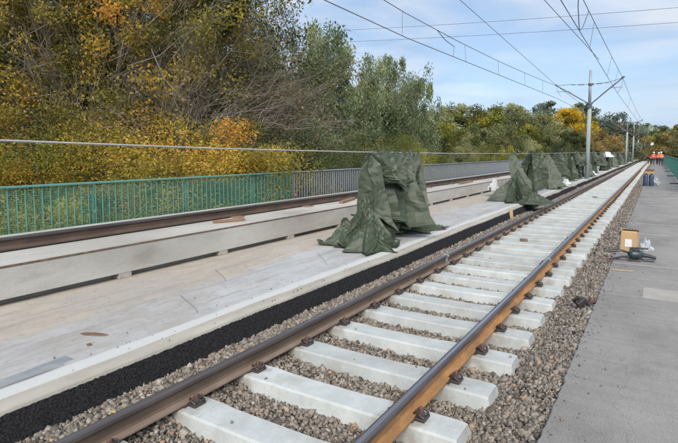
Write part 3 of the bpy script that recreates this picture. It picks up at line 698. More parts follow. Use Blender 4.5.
def pleat(wt, wb, nr, a0, a1, seed, xs=.0, ys=.0, ztop=1.85, zbot=FZ, flap=None, pool=.22, lean=.35):
    """stiff sheet gathered on the cable: sharp ridges fanning down, ragged hem"""
    r = np.random.default_rng(seed); nc = nr*2+1; nv = 6
    wk = np.cumsum(r.normal(0, .22, (nv, nc)), axis=0)
    v = np.linspace(0, 1, nv)
    base = np.cumsum(r.uniform(.5, 1.6, nc)); base = (base-base[0])/(base[-1]-base[0])
    slant = np.clip(np.cumsum(r.normal(0, lean, nc))*.25, -.35, .35)
    P = np.zeros((nv+1, nc, 3)); sgn = np.where(np.arange(nc) % 2, 1, -1)
    ampc = r.uniform(.35, 1.3, nc)
    for i, t in enumerate(v):
        w = wt+(wb-wt)*t**1.3
        P[i, :, 1] = (base-.5)*w+wt*.5+ys*t+slant*w*.45*math.sin(t*2.2)*(np.minimum(base, 1-base)*2)+r.normal(0, .018, nc)
        P[i, :, 0] = sgn*(a0+(a1-a0)*t)*ampc*np.clip(1+wk[i], .15, 1.9)+xs*t+r.normal(0, .012, nc)
        P[i, :, 2] = ztop-(ztop-zbot)*t+r.normal(0, .03, nc)*(0 < t < 1)
    P[0, :, 0] *= .6; P[0, :, 2] = ztop+r.uniform(-.05, .03, nc)
    hem = r.uniform(0, .16 if zbot < .3 else .5, nc)*(r.uniform(size=nc) > .45); P[nv-1, :, 2] += hem
    P[nv, :, :] = P[nv-1]; out = pool*r.uniform(.2, 1.2, nc)
    P[nv, :, 0] += np.where(r.uniform(size=nc) > .35, out, -out*.5); P[nv, :, 1] += r.normal(0, .08, nc); P[nv, :, 2] = np.where(hem > 0, P[nv, :, 2]-.03, zbot+r.uniform(.0, .06, nc))
    P[..., 2] = np.maximum(P[..., 2], zbot)
    return P
def cone(cx_, cy_, h, R, nr, seed, ax=0., ay=0.):
    """peak of stiff sheet with sharp radial folds"""
    r = np.random.default_rng(seed); nc = nr*2+1; rows = [0, .18, .42, .7, 1.0, 1.14]
    P = np.zeros((len(rows), nc, 3)); th0 = np.linspace(0, 2*math.pi, nc)+np.r_[r.normal(0, .10, nc-1), 0]; th0[-1] = th0[0]+2*math.pi
    amp = np.where(np.arange(nc) % 2, 1+r.uniform(.1, .5, nc), r.uniform(.5, .8, nc)); amp[-1] = amp[0]
    for i, t in enumerate(rows):
        j = r.normal(0, .05, nc); j[-1] = j[0]
        rad_ = R*t*(amp*(.6+.4*min(t, 1)) + j)+.02
        tw = th0+.5*t*math.sin(seed)
        P[i, :, 0] = cx_+rad_*np.cos(tw)+ax*(1-t); P[i, :, 1] = cy_+rad_*np.sin(tw)+ay*(1-t)
        z = FZ+h*(1-min(t, 1))**.85+r.normal(0, .03, nc)*(0 < t < 1); z[-1] = z[0]; P[i, :, 2] = z
    P[-1, :, 2] = FZ+np.where(np.arange(nc) % 2, r.uniform(.0, .10, nc), 0); P[-1, -1] = P[-1, 0]
    P[..., 2] = np.maximum(P[..., 2], FZ)
    return P
def sharp_mesh(name, Ps, fine=.010, seed=0):
    """several folded grids joined, each refined with small crumples"""
    Vs, Fs = [], []; off = 0; r = np.random.default_rng(seed+99)
    for P in Ps:
        X = refine(refine(P)); nv, nu = X.shape[:2]
        for k in range(16):      # short creases
            c = X[r.integers(nv), r.integers(nu)]; d = rvec0(r); rr = r.uniform(.12, .4); nrm = rvec0(r)
            q = X-c; m_ = np.clip(1-np.linalg.norm(q, axis=2)/rr, 0, 1); lam = rr*.8
            X = X+nrm*(m_*(np.abs(((q@d/lam) % 1)-.5)*2-.5)*rr*.16)[..., None]
        X = X+r.normal(size=X.shape)*fine*.6
        X[..., 2] = np.maximum(X[..., 2], FZ-.001)
        idx = np.arange(nv*nu).reshape(nv, nu)+off
        for i in range(nv-1):
            for j in range(nu-1):
                a, b, c, d = idx[i, j], idx[i, j+1], idx[i+1, j+1], idx[i+1, j]
                Fs += [(a, b, c), (a, c, d)] if ((i//4)+(j//4)) % 2 else [(a, b, d), (b, c, d)]
        Vs.append(X.reshape(-1, 3)); off += nv*nu
    me = mkmesh(name, np.concatenate(Vs), np.array(Fs), [M['tarp']])
    o = bpy.data.objects.new('tmp', me); COL.objects.link(o)
    so_ = o.modifiers.new('t', 'SOLIDIFY'); so_.thickness = .005
    dg = bpy.context.evaluated_depsgraph_get(); m2 = bpy.data.meshes.new_from_object(o.evaluated_get(dg)); m2.name = name; bpy.data.objects.remove(o)
    m2.polygons.foreach_set('use_smooth', np.zeros(len(m2.polygons), dtype=bool)); return m2
def rvec0(r):
    v = r.normal(size=3); return v/np.linalg.norm(v)
import time; t0 = time.time()
# the big one
tp = empty('tarpaulin', (-4.1, 7.55, 0), 'big crumpled dark green tarpaulin nearest the camera, heaped on the pale slab', 'tarpaulin')
link('hanging_sheet', sharp_mesh('hanging_sheet', [pleat(2.1, 1.65, 8, .11, .30, 3, xs=.0, ys=-.22), pleat(1.5, 1.25, 5, .12, .32, 8, xs=.22, ys=-.1, zbot=.45, pool=.05)]), tp)
link('folded_flap', sharp_mesh('folded_flap', [pleat(1.9, 1.3, 6, .09, .2, 21, xs=.24, zbot=1.15, pool=.02, ztop=1.88)]), tp)
def heap(cx_, cy_, peaks, size, n, seed, steps=170):
    r = np.random.default_rng(seed); rest = size/(n-1)
    A, B = np.meshgrid(np.linspace(-.5, .5, n), np.linspace(-.5, .5, n), indexing='ij')
    sc = .62
    X = np.stack([cx_+A*size*sc, cy_+B*size*sc, 1.0+.16*np.sin(A*23+seed)+.14*np.sin(B*19+seed*2)+r.normal(size=(n, n))*.02], -1)
    def h(x, y):
        z = np.full_like(x, FZ)
        for px, py, ph_, pr_ in peaks: z = np.maximum(z, FZ+ph_*np.maximum(0, 1-np.hypot(x-px, y-py)/pr_))
        return z
    return cloth(n, n, rest, X, (slice(0, 0), slice(0, 0)), h, steps, seed, grav=.0022)
link('heap_sheet', sharp_mesh('heap_sheet', [cone(-.12, -.05, .78, .42, 6, 5, ax=.05), cone(.22, -.42, .50, .38, 6, 14, ay=.1), cone(-.38, -.15, .42, .34, 5, 23)]), tp)
link('trailing_sheet', sharp_mesh('trailing_sheet', [cone(.1, 2.0, .26, .30, 5, 31, ay=-.2), cone(.14, 2.35, .17, .24, 5, 37, ay=-.1)]), tp)
# variants for the row
vm = [sharp_mesh('hanging_sheet', P_) for P_ in ([pleat(.75, 2.1, 6, .08, .30, 11, xs=.3)], [pleat(1.5, 1.7, 7, .07, .28, 23, xs=.1), pleat(1.0, .9, 4, .1, .25, 24, xs=.2, zbot=.9, pool=.03, ztop=1.88)], [pleat(1.0, 1.7, 6, .06, .26, 31, xs=-.1, ys=.2)], [pleat(1.3, .9, 6, .08, .24, 47, xs=.2), pleat(.8, 1.2, 4, .1, .3, 48, zbot=.7, pool=.04)])]
hp = sharp_mesh('heap_sheet', [cone(0, 0, .95, .6, 7, 15), cone(.55, -.5, .35, .45, 6, 16)])
print('cloth', time.time()-t0)
tp2 = empty('tarpaulin', (-4.1, 16.9, 0), 'green tarpaulin spread like a tent, first of the far row, spilling over the slab edge', 'tarpaulin', 'green tarpaulins hanging on the cable')
link('hanging_sheet', vm[0], tp2, loc=(0, .2, 0), scale=(1.25, 1.0, 1)); link('heap_sheet', hp, tp2, loc=(.35, -.15, 0), scale=(1.05, 1.0, 1.0))
GR = 'green tarpaulins hanging on the cable'
yc = 20.3; i = 0
wordsT = ['second', 'third', 'fourth', 'fifth', 'sixth', 'seventh', 'eighth', 'ninth', 'tenth', 'eleventh', 'twelfth', 'thirteenth', 'fourteenth', 'fifteenth', 'sixteenth', 'seventeenth', 'eighteenth', 'nineteenth', 'twentieth', 'twenty-first', 'twenty-second', 'twenty-third', 'twenty-fourth', 'twenty-fifth', 'twenty-sixth', 'twenty-seventh', 'twenty-eighth', 'twenty-ninth']
while yc < 106 and i < len(wordsT):
    e = empty('tarpaulin', (-4.1, yc, 0), f'crumpled green tarpaulin, {wordsT[i]} of the far row on the cable', 'tarpaulin', GR)
    sx_ = RNG.choice([-1, 1])*RNG.uniform(.85, 1.3); sy = RNG.uniform(.8, 1.3); wdt = (1.3, 1.6, 1.4, 1.3)[(i*3+1) % 4]
    link('hanging_sheet', vm[(i*3+1) % 4], e, scale=(sx_, sy, RNG.uniform(.97, 1.03)))
    yc += wdt*sy+RNG.uniform(.3, .9)+(.8 if i < 5 else 0)+(1.0 if i in (3, 9) else 0)+(i > 8)*1.6; i += 1
# white plastic on the row
pw = cloth_mesh('plastic_sheet', heap(0, 0, [(0, 0, .35, .4)], 1.1, 14, 21), .02); pw.materials.clear(); pw.materials.append(M['whitesheet'])
tag(link('plastic_sheet', pw, loc=(-4.95, 18.5, .1), scale=(.45, .5, 1.3)), 'white plastic sheet bunched up behind the first tarpaulin of the row', 'plastic sheet')
tag(link('plastic_sheet', pw, loc=(-3.95, 53.5, 1.0), scale=(1.2, 2.0, 1.5)), 'white plastic bundle lying over the tarpaulin tops beyond the nearest mast', 'plastic sheet')
tag(link('plastic_sheet', pw, loc=(-3.8, 27.3, .06), scale=(.6, 1.3, .8)), 'white plastic sheet on the slab under the tarpaulin row before the mast', 'plastic sheet')
tag(link('plastic_sheet', pw, loc=(-3.9, 40.5, 0), scale=(.7, 2.2, .9)), 'flat white plastic sheet on the slab just beyond the nearest mast', 'plastic sheet')

# ------------------------------------------------------------------ small things near the track
b = MB(); b.box(-.045, .045, -.02, .02, 0, .34, bev=.003)
tag(b.build('wooden_stake', M['wood'], loc=(-3.24, 14.0, -.01), rot=(0, -.1, .2)), 'upright wooden stake against the black mat', 'stake')
b = MB(); b.box(-.075, .075, -.05, .05, 0, .055, bev=.006)
tag(b.build('concrete_offcut', M['steel_edge'], loc=(-2.30, 11.04, -.028), rot=(0, 0, .3)), 'small dark block lying on a sleeper between the rails', 'block')
tag(MB().box(-.09, .09, -.05, .05, 0, .05, bev=.006).build('concrete_offcut', M['tarp'], loc=(-2.1, 23.4, -.03)), 'small green block lying far up between the rails', 'block')
def leaf(name, loc, rz, s, m, label):
    V = [(0, -.5, 0), (.28, -.2, .08), (.3, .15, .1), (0, .55, .02), (-.3, .15, .12), (-.28, -.2, .06), (0, 0, .0)]
    F = [(6, 0, 1), (6, 1, 2), (6, 2, 3), (6, 3, 4), (6, 4, 5), (6, 5, 0)]
    o = link(name, mkmesh(name, V, F, m), loc=loc, rot=(.15, .3, rz), scale=(s, s, s)); return tag(o, label, 'leaf')
leaf('fallen_leaf', (-2.72, 3.27, -.045), .5, .085, M['leafyel'], 'yellow fallen leaf on the ballast near the left rail')
leaf('fallen_leaf', (-2.35, 5.33, -.01), 1.2, .06, M['leafbrown'], 'brown fallen leaf on a sleeper top between the rails')
leaf('fallen_leaf', (-3.05, 1.98, .085), 2, .07, M['leafyel'], 'yellow fallen leaf on the stones beside the black mat')
leaf('fallen_leaf', (-.72, 5.2, .04), 2.6, .06, M['leafyel'], 'tan fallen leaf on the stones right of the sleepers')
b = stones('grey_stone', np.array([[-3.1, 6.55, .085]]), .055); tag(b, 'large bluish grey stone beside the left rail', 'stone')
# tie wires in the slab
for pts, lb in (([(-3.74, 3.37, .27), (-3.76, 3.40, .32), (-3.95, 3.46, .31), (-4.2, 3.6, .30), (-4.37, 3.7, .28)], 'thin bent wire on the slab, nearest of three'),
                ([(-4.41, 4.44, .27), (-4.45, 4.46, .31), (-4.65, 4.58, .31), (-4.95, 4.79, .275)], 'thin bent wire on the slab, middle of three'),
                ([(-3.85, 5.84, .27), (-3.9, 5.9, .31), (-4.15, 6.12, .31), (-4.44, 6.48, .275)], 'thin bent wire on the slab beside the big tarpaulin')):
    pts = [tuple(sum(math.comb(len(pts)-1, k)*(u**k)*((1-u)**(len(pts)-1-k))*pts[k][c] for k in range(len(pts))) for c in range(3)) for u in [q/14 for q in range(15)]]
    wire('tie_wire', pts, .0022, M['darksteel'], lb, 'wire')
M['ruststain'] = mat('rust_plate', (.10, .055, .04), (.2, .12, .085), 14, .8)
pp = [(-.13, -.01), (-.07, -.035), (.02, -.03), (.11, -.022), (.13, .012), (.06, .028), (-.02, .034), (-.10, .022)]
o = MB().add([(x, y, .004) for x, y in pp]+[(x*1.03, y*1.03, 0) for x, y in pp], [tuple(range(8))]+[(k, k+8, (k+1) % 8+8, (k+1) % 8) for k in range(8)]).build('rust_plate', M['ruststain'], loc=(-4.06, 2.5, .2715), rot=(0, 0, .35)); tag(o, 'thin rusty flake of steel lying on the near part of the slab', 'metal plate')
o = MB().box(-.025, .03, -.015, .02, 0, .005, bev=.001).build('rust_plate', M['ruststain'], loc=(-3.87, 2.33, .273), rot=(0, 0, -.35)); tag(o, 'tiny rusty flake on the slab near the white strip', 'metal plate')
M['painted_shadow'] = mat('grey_painted_shadow', (.16, .18, .20), (.28, .29, .30), 3, .7, .2, coords='World')  # flat strip coloured dark to paint the shadow of a dip in the slab
V = []; 
for i in range(24):
    y = -1.5+i*(3.6/23); 
    for x in (-3.80+.03*math.sin(i*.7), -3.725, -3.635): V.append((x, y, .2775+.002*math.sin(i)))
tag(link('shadow_strip', mkmesh('shadow_strip', V, np.array([(j*3+i, j*3+i+1, (j+1)*3+i+1, (j+1)*3+i) for j in range(23) for i in range(2)]), M['painted_shadow'])), 'dark grey painted shadow strip by the white slab edge at the lower left', 'painted_shadow')
# black clump on the stones
cl_ = empty('bolt_cluster', (-.64, 6.42, .06), 'small heap of black rail clips on the stones by the walkway edge', 'rail clips')
for dx, dy, dz, r_ in ((0, 0, 0, 0), (.05, .03, .02, 1.3), (-.04, .05, .015, 2.5), (.02, -.05, .03, 4)):
    link('rail_clip', cme, cl_, loc=(dx, dy, dz), rot=(.4*r_, .5, r_), scale=(1.2, 1.2, 1.2))

# cardboard box (flaps up, label)
bx = empty('cardboard_box', (-.33, 10.05, .122), 'upright brown cardboard box with a white label on the walkway edge', 'box', rz=rad(-10))
b = MB(); W2, D2, H2 = .12, .085, .35
b.box(-W2, W2, -D2, -D2+.006, 0, H2); b.box(-W2, W2, D2-.006, D2, 0, H2); b.box(-W2, -W2+.006, -D2+.006, D2-.006, 0, H2); b.box(W2-.006, W2, -D2+.006, D2-.006, 0, H2); b.box(-W2+.006, W2-.006, -D2+.006, D2-.006, 0, .006)
b.build('carton', M['cardboard'], bx)
b = MB(); b.add([(-W2, -D2, H2), (W2, -D2, H2), (W2-.01, -D2+.1, H2+.015), (-W2+.01, -D2+.1, H2+.012)], [(0, 1, 2, 3)]); b.build('flap', M['cardboard'], bx)
b = MB(); b.add([(-W2, D2, H2), (W2, D2, H2), (W2+.0, D2-.09, H2+.045), (-W2-.01, D2-.1, H2+.04)], [(0, 1, 2, 3)]); b.build('flap', M['cardboard'], bx)
b = MB(); b.add([(-W2, -D2, H2), (-W2, D2, H2), (-W2-.06, D2, H2-.08), (-W2-.06, -D2, H2-.07)], [(0, 1, 2, 3)]); b.build('flap', M['cardboard'], bx)
MB().box(-.055, .05, -D2-.003, -D2, .10, .23).build('paper_label', M['paper'], bx)
MB().box(W2, W2+.002, -.03, .03, 0, H2).build('tape', M['tape'], bx)
# plastic bag
bgm = cloth_mesh('plastic_bag', heap(0, 0, [(0, 0, .42, .22), (.12, .05, .3, .2)], .85, 13, 33), .02); bgm.materials.clear(); bgm.materials.append(M['bag'])
tag(link('plastic_bag', bgm, loc=(-.10, 10.4, .122-FZ+.01), scale=(.34, .36, .72)), 'crumpled clear plastic bag behind the cardboard box', 'plastic bag')
# power tool with handles lying in front of the box
M['toolteal'] = mat('tool_shell', (.025, .045, .048), rough=.4)
tl = empty('power_tool', (-.22, 9.35, .125), 'black motor driven rail tool with long handles lying in front of the cardboard box', 'power tool', rz=rad(25))
b = MB(); b.tube([(-.10, 0, .075), (-.06, 0, .08), (.05, 0, .08), (.10, 0, .075)], [.05, .075, .075, .055], 12); b.build('motor_housing', M['toolteal'], tl, smooth=True)
b = MB(); b.tube([(.09, 0, .075), (.2, -.01, .06), (.30, -.02, .03)], [.04, .03, .025], 8); b.build('drive_head', M['black'], tl)
b = MB(); b.tube([(-.06, .04, .10), (-.02, .14, .16), (.12, .2, .15), (.28, .2, .14)], .014, 8); b.build('handle', M['black'], tl)
b = MB(); b.tube([(-.08, -.02, .05), (-.2, -.04, .05), (-.42, -.1, .02)], .016, 8); b.tube([(-.08, .02, .1), (-.2, .02, .14), (-.42, .03, .12)], .016, 8); b.build('handle', M['black'], tl)
b = MB(); b.tube([(0, -.05, .06), (.05, -.16, .02), (.2, -.2, .018)], .013, 8); b.tube([(-.1, -.04, .04), (-.15, -.15, .016), (0, -.2, .015)], .012, 8); b.build('support_leg', M['black'], tl)
b = MB(); b.box(-.05, .05, -.05, .05, .13, .17, bev=.012); b.build('battery', M['black'], tl)
b = MB(); b.tube([(0.1, 0, 0), (-.1, .06, .01), (-.35, .0, .012)], .008, 6)
tag(b.build('steel_bar', M['rusty'], loc=(-.36, 9.15, .128), rot=(0, 0, .2)), 'thin rusty bar beside the power tool at the walkway edge', 'bar')
tag(MB().box(-.14, .14, -.02, .02, 0, .012, bev=.003).build('wood_lath', M['wood'], loc=(-.34, 8.35, .124), rot=(0, 0, .15)), 'pale thin lath lying on the walkway before the tool', 'lath')
# canisters with box on top
cn = empty('canister_stand', (-.31, 30.6, .122), 'pair of dark blue canisters standing side by side far up the walkway', 'canister')
for s in (-1, 1):
    b = MB(); b.tube([(s*.125, 0, 0), (s*.125, 0, .04), (s*.125, 0, .26), (s*.125, 0, .30), (s*.125, 0, .5), (s*.125, 0, .56), (s*.125, 0, .62)], [.1, .115, .115, .105, .115, .1, .05], 14); b.build('canister', M['bluedrum'], cn, smooth=True)
    b = MB(); b.tube([(s*.125, -.06, .57), (s*.125, -.05, .64), (s*.125, .05, .64), (s*.125, .06, .57)], .012, 6); b.build('handle', M['black'], cn)
c2 = empty('cardboard_box', (-.27, 30.6, .77), 'small open cardboard box on top of the dark blue canisters', 'box')
b = MB(); b.box(-.2, .2, -.14, .14, 0, .18, bev=.005); b.build('carton', M['cardboard'], c2)
b = MB(); b.add([(-.2, -.14, .18), (.2, -.14, .18), (.24, -.25, .21), (-.2, -.25, .2)], [(0, 1, 2, 3)]); b.add([(.2, -.14, .18), (.2, .14, .18), (.32, .14, .2), (.32, -.14, .2)], [(0, 1, 2, 3)]); b.build('flap', M['cardboard'], c2)
tag(link('plastic_bag', bgm, loc=(.0, 30.85, .122-FZ+.01), scale=(.5, .5, 1.1)), 'clear plastic bag standing right of the blue canisters', 'plastic bag')

# ------------------------------------------------------------------ workers
def skin_mesh(name, verts, edges, radii, m, sub=1):
    me = bpy.data.meshes.new(name); me.from_pydata(verts, edges, []); o = bpy.data.objects.new('tmp', me); COL.objects.link(o)
    md = o.modifiers.new('s', 'SKIN'); me.skin_vertices[0].data[0].use_root = True
    for i, r in enumerate(radii): me.skin_vertices[0].data[i].radius = r if isinstance(r, tuple) else (r, r)
    ss = o.modifiers.new('b', 'SUBSURF'); ss.levels = sub; ss.render_levels = sub
    dg = bpy.context.evaluated_depsgraph_get(); m2 = bpy.data.meshes.new_from_object(o.evaluated_get(dg)); m2.name = name; bpy.data.objects.remove(o)
    m2.materials.clear(); m2.materials.append(m); m2.polygons.foreach_set('use_smooth', np.ones(len(m2.polygons), dtype=bool)); return m2
def person(loc, rz, jm, label, bend=0., step=.12, helmet=True, tr='navy'):
    t = empty('person', loc, label, 'person', rz=rz)
    def B(p):   # bend the upper body forward about the hips
        x, y, z = p
        if z > .95:
            a = bend; dz = z-.95; return (x, y*math.cos(a)+dz*math.sin(a)*-1, .95+dz*math.cos(a)-y*math.sin(a)*0)
        return p
    V = [(0, 0, .97), (0, 0, 1.15), (0, 0, 1.38), (0, 0, 1.50), (0, -.02, 1.60), (0, -.02, 1.70),
         (.19, 0, 1.42), (.25, .02, 1.15), (.24, -.12, .93), (.24, -.16, .85), (-.19, 0, 1.42), (-.25, .02, 1.15), (-.24, -.12, .93), (-.24, -.16, .85),
         (.1, 0, .9), (.11, -step, .5), (.11, -step*.6, .08), (.11, -step*.6-.16, .03), (-.1, 0, .9), (-.11, step*.6, .5), (-.11, step*1.2, .08), (-.11, step*1.2-.16, .03)]
    V = [B(p) for p in V]
    E = [(0, 1), (1, 2), (2, 3), (3, 4), (4, 5), (2, 6), (6, 7), (7, 8), (8, 9), (2, 10), (10, 11), (11, 12), (12, 13), (0, 14), (14, 15), (15, 16), (16, 17), (0, 18), (18, 19), (19, 20), (20, 21)]
    R = [(.15, .11), (.15, .11), (.16, .11), .055, (.085, .1), (.075, .09), .06, .045, .035, .03, .06, .045, .035, .03, .085, .06, .045, .04, .085, .06, .045, .04]
    link('body', skin_mesh('body', V, E, R, M['skin']), t)
    ix = [0, 1, 2, 6, 7, 8, 10, 11, 12]; mp_ = {a: i for i, a in enumerate(ix)}
    link('jacket', skin_mesh('jacket', [V[i] for i in ix], [(mp_[a], mp_[b]) for a, b in E if a in mp_ and b in mp_], [((R[i][0]+.04, R[i][1]+.04) if isinstance(R[i], tuple) else R[i]+.03) for i in ix], M[jm]), t)
    ix = [0, 14, 15, 16, 18, 19, 20]; mp2 = {a: i for i, a in enumerate(ix)}
    link('trousers', skin_mesh('trousers', [V[i] for i in ix], [(mp2[a], mp2[b]) for a, b in E if a in mp2 and b in mp2], [(.17, .13), .1, .08, .065, .1, .08, .065], M[tr]), t)
    hb = B((0, -.02, 1.72)); b = MB(); b.tube([Vector(hb)+Vector((0, 0, z)) for z in (-.02, .0, .05, .1, .125)], [.15, .125, .115, .075, .02], 12); b.build('helmet', M['white'], t, smooth=True)
    b = MB(); p1 = B((0, 0, 1.18)); b.tube([Vector(p1)-Vector((0, 0, .03)), Vector(p1)+Vector((0, 0, .03))], .205, 14); b.build('reflective_band', M['reflect'], t)
    return t
person((-.45, 82, .122), rad(30), 'redor', 'leftmost worker in red orange hi-vis with a white band, standing by the track', bend=.2)
person((.1, 84, .122), rad(160), 'redor', 'middle worker in red orange hi-vis bending forward', bend=.5)
person((.5, 79, .122), rad(200), 'orange', 'rightmost worker in orange hi-vis and dark trousers standing', bend=.1)
person((-.9, 90, .06), rad(80), 'orange', 'worker in orange hi-vis farthest back, crouched over the track', bend=.9)
sg = empty('signal_lamp', (-1.0, 128, 0), 'white round lamp on a thin post above the workers', 'lamp')
b = MB(); b.tube([(0, 0, 0), (0, 0, 3.3)], .05, 8); b.build('post', M['darksteel'], sg)
b = MB(); b.tube([(0, .12, 3.65), (0, 0, 3.65), (0, -.10, 3.65), (0, -.12, 3.65)], [.2, .33, .33, .28], 16); b.build('lamp_housing', M['white'], sg)
# red rail trolley behind the workers
tv = empty('rail_vehicle', (-2.1, 150, .16), 'small dull red rail work vehicle standing far up the track', 'rail vehicle')
b = MB(); b.box(-1.0, 1.0, -1.6, 1.6, .35, .9, bev=.05); b.build('chassis', M['redor'], tv)
b = MB(); b.box(-.95, .95, -.6, 1.3, .9, 2.3, bev=.1); b.build('cab', M['redor'], tv)
b = MB(); b.box(-.8, .8, -.615, -.59, 1.35, 2.1, bev=.01); b.build('windscreen', M['black'], tv)
for y in (-1.0, 1.0):
    for s in (-.74, .74): MB().tube([(s-.06, y, .33), (s+.06, y, .33)], .33, 16).build('wheel', M['darksteel'], tv)

# ------------------------------------------------------------------ trees
def rvec(r, n): 
    v = r.normal(size=(n, 3)); return v/np.linalg.norm(v, axis=1, keepdims=True)
def leaves_mesh(name, C, size, m, tone, r, drop=0.):
    """one bent diamond per leaf at C, random orientation"""
    n = len(C); a = rvec(r, n)
    if drop: a[:, 2] = -np.abs(a[:, 2])-drop; a /= np.linalg.norm(a, axis=1, keepdims=True)
    b = np.cross(a, rvec(r, n)); b /= np.linalg.norm(b, axis=1, keepdims=True)+1e-9
    s = (size*r.uniform(.6, 1.35, n))[:, None]; asp = .4 if drop else .55
    V = np.stack([C-a*s, C+b*s*asp, C+a*s, C-b*s*asp], 1).reshape(-1, 3)
    F = np.arange(4*n).reshape(n, 4)
    return mkmesh(name, V, F, m, attr=np.repeat(tone, 4))
def limbs(mb, P0, P1, r0, r1, r, seg=5, wob=.12, n=5):
    P0, P1 = np.array(P0, float), np.array(P1, float); Ln = np.linalg.norm(P1-P0); pts = []
    for i in range(seg+1):
        u = i/seg; pts.append(P0+(P1-P0)*u+r.normal(size=3)*Ln*wob*.25*math.sin(math.pi*u)+np.array([0, 0, Ln*.08*math.sin(math.pi*u)]))
    mb.tube(pts, [r0+(r1-r0)*i/seg for i in range(seg+1)], n, cap=False); return pts
def tree_parts(seed, H, R, nclump, nleaf, lsize, base=.25, trunk_r=None, clump_r=.16, shape='round', tonebias=0., bare=0.0, ntw=4, flat=1.0, trunks=1, drop=0.):
    """unit-ready crown and limb meshes; H height, R crown radius"""
    r = np.random.default_rng(seed); mb = MB(); tr = trunk_r or H*.0125
    # main stems
    stems = []
    for k in range(trunks):
        ang = r.uniform(0, 6.28); off = (R*.35 if trunks > 1 else 0)
        top = np.array([math.cos(ang)*off*1.3+r.normal()*.04*H, math.sin(ang)*off*1.3+r.normal()*.04*H, H*.9])
        st = limbs(mb, (math.cos(ang)*off*.15, math.sin(ang)*off*.15, -.1), top, tr*(1 if trunks == 1 else .65), tr*.12, r, 9, .18, 8); stems.append(st)
    # clump centres
    cs = []
    while len(cs) < nclump:
        p = r.uniform(-1, 1, 3); d = np.linalg.norm(p) if not drop else (p[0]**2+p[1]**2+max(0, p[2])**4+min(0, p[2])**2*.4)**.5
        if d > 1 or (shape != 'bush' and d < r.uniform(0, .8)): continue
        zc = base*H+(H-base*H)*(p[2]+1)/2
        u = (zc-base*H)/(H-base*H)
        if shape == 'cone': w_ = 1.05-u*.85
        elif shape == 'willow': w_ = 1.0
        else: w_ = 1.0
        lob = 1+.25*math.sin(3*math.atan2(p[1], p[0])+seed)+.12*math.sin(7*math.atan2(p[1], p[0])+u*5)
        cs.append((p[0]*R*w_*lob, p[1]*R*w_*lob*flat, zc))
    cs = np.array(cs); LC = []; LT = []
    for c in cs:
        st = stems[r.integers(len(stems))]
        k = int(np.clip((c[2]/H)*len(st)*.75-r.uniform(0, 2), 0, len(st)-2)); p0 = st[k]
        ln = np.linalg.norm(c-p0); br = limbs(mb, p0, c, max(.008, tr*.22*(ln/(R+.01))*.7), .004*H/8, r, 5, .3, 4)
        cr_ = clump_r*R*r.uniform(.65, 1.45)
        for t in range(ntw):
            e = c+rvec(r, 1)[0]*cr_*r.uniform(.7, 1.4); limbs(mb, br[r.integers(3, 6)], e, .0035*H/8, .0015*H/8, r, 3, .3, 3)
        if r.uniform() < bare: continue
        m_ = int(nleaf*r.uniform(.5, 1.5))
        q = rvec(r, m_)*(r.uniform(0, 1, m_)**.45)[:, None]*cr_; q[:, 2] *= .75
        if drop: q[:, 2] -= np.abs(r.exponential(.8, m_))*cr_*drop; q[:, :2] *= .75
        LC.append(c+q); ct = r.normal(.46+tonebias, .28); LT.append(np.clip(ct+r.normal(0, .11, m_), 0, 1))
    LC = np.concatenate(LC); LT = np.concatenate(LT)
    crown = leaves_mesh('crown', LC, lsize, LM['mid'], LT, r, drop=.6 if drop else 0)
    return crown, mb.mesh('trunk', M['bark'], smooth=True)
t0 = time.time()
K = {}
K['tallA'] = tree_parts(1, 14, 4.8, 380, 230, .052, base=.06, clump_r=.15, bare=.1, ntw=5)
K['tallB'] = tree_parts(2, 14, 4.4, 340, 230, .052, base=.06, clump_r=.17, bare=.15, ntw=5, trunks=2)
K['bare'] = tree_parts(3, 12, 4.2, 330, 26, .06, base=.06, clump_r=.16, bare=.35, ntw=7, trunks=3, trunk_r=.12)
K['bushA'] = tree_parts(4, 4.5, 2.6, 100, 760, .023, base=.02, clump_r=.17, shape='bush', trunks=3, trunk_r=.07, ntw=3)
K['bushB'] = tree_parts(5, 5.5, 2.4, 95, 760, .024, base=.02, clump_r=.18, shape='bush', trunks=2, trunk_r=.07, bare=.05, ntw=3)
K['willowA'] = tree_parts(6, 13, 5.4, 400, 290, .10, base=.08, clump_r=.14, drop=1.1, ntw=1, shape='bush', trunks=2)
K['willowB'] = tree_parts(8, 13, 4.4, 300, 270, .10, base=.06, clump_r=.15, drop=1.1, ntw=1, shape='bush', trunks=2)
K['farA'] = tree_parts(9, 12, 5.6, 260, 150, .14, base=.02, clump_r=.14, shape='bush', ntw=1)
K['farB'] = tree_parts(10, 12, 5.0, 240, 150, .14, base=.02, clump_r=.15, shape='bush', ntw=1)
K['farC'] = tree_parts(12, 12, 3.6, 110, 100, .2, base=.06, clump_r=.2, ntw=3, bare=.2)
print('trees', time.time()-t0)
NT = {}
LIM = lambda px: (px-339)/507
CY, SY_ = math.cos(rad(32)), math.sin(rad(32))
def at(px, depth):
    """world x,y for a photo column px at a distance depth along the view axis"""
    r_ = LIM(px)*depth; return (-SY_*depth+CY*r_, CY*depth+SY_*r_)
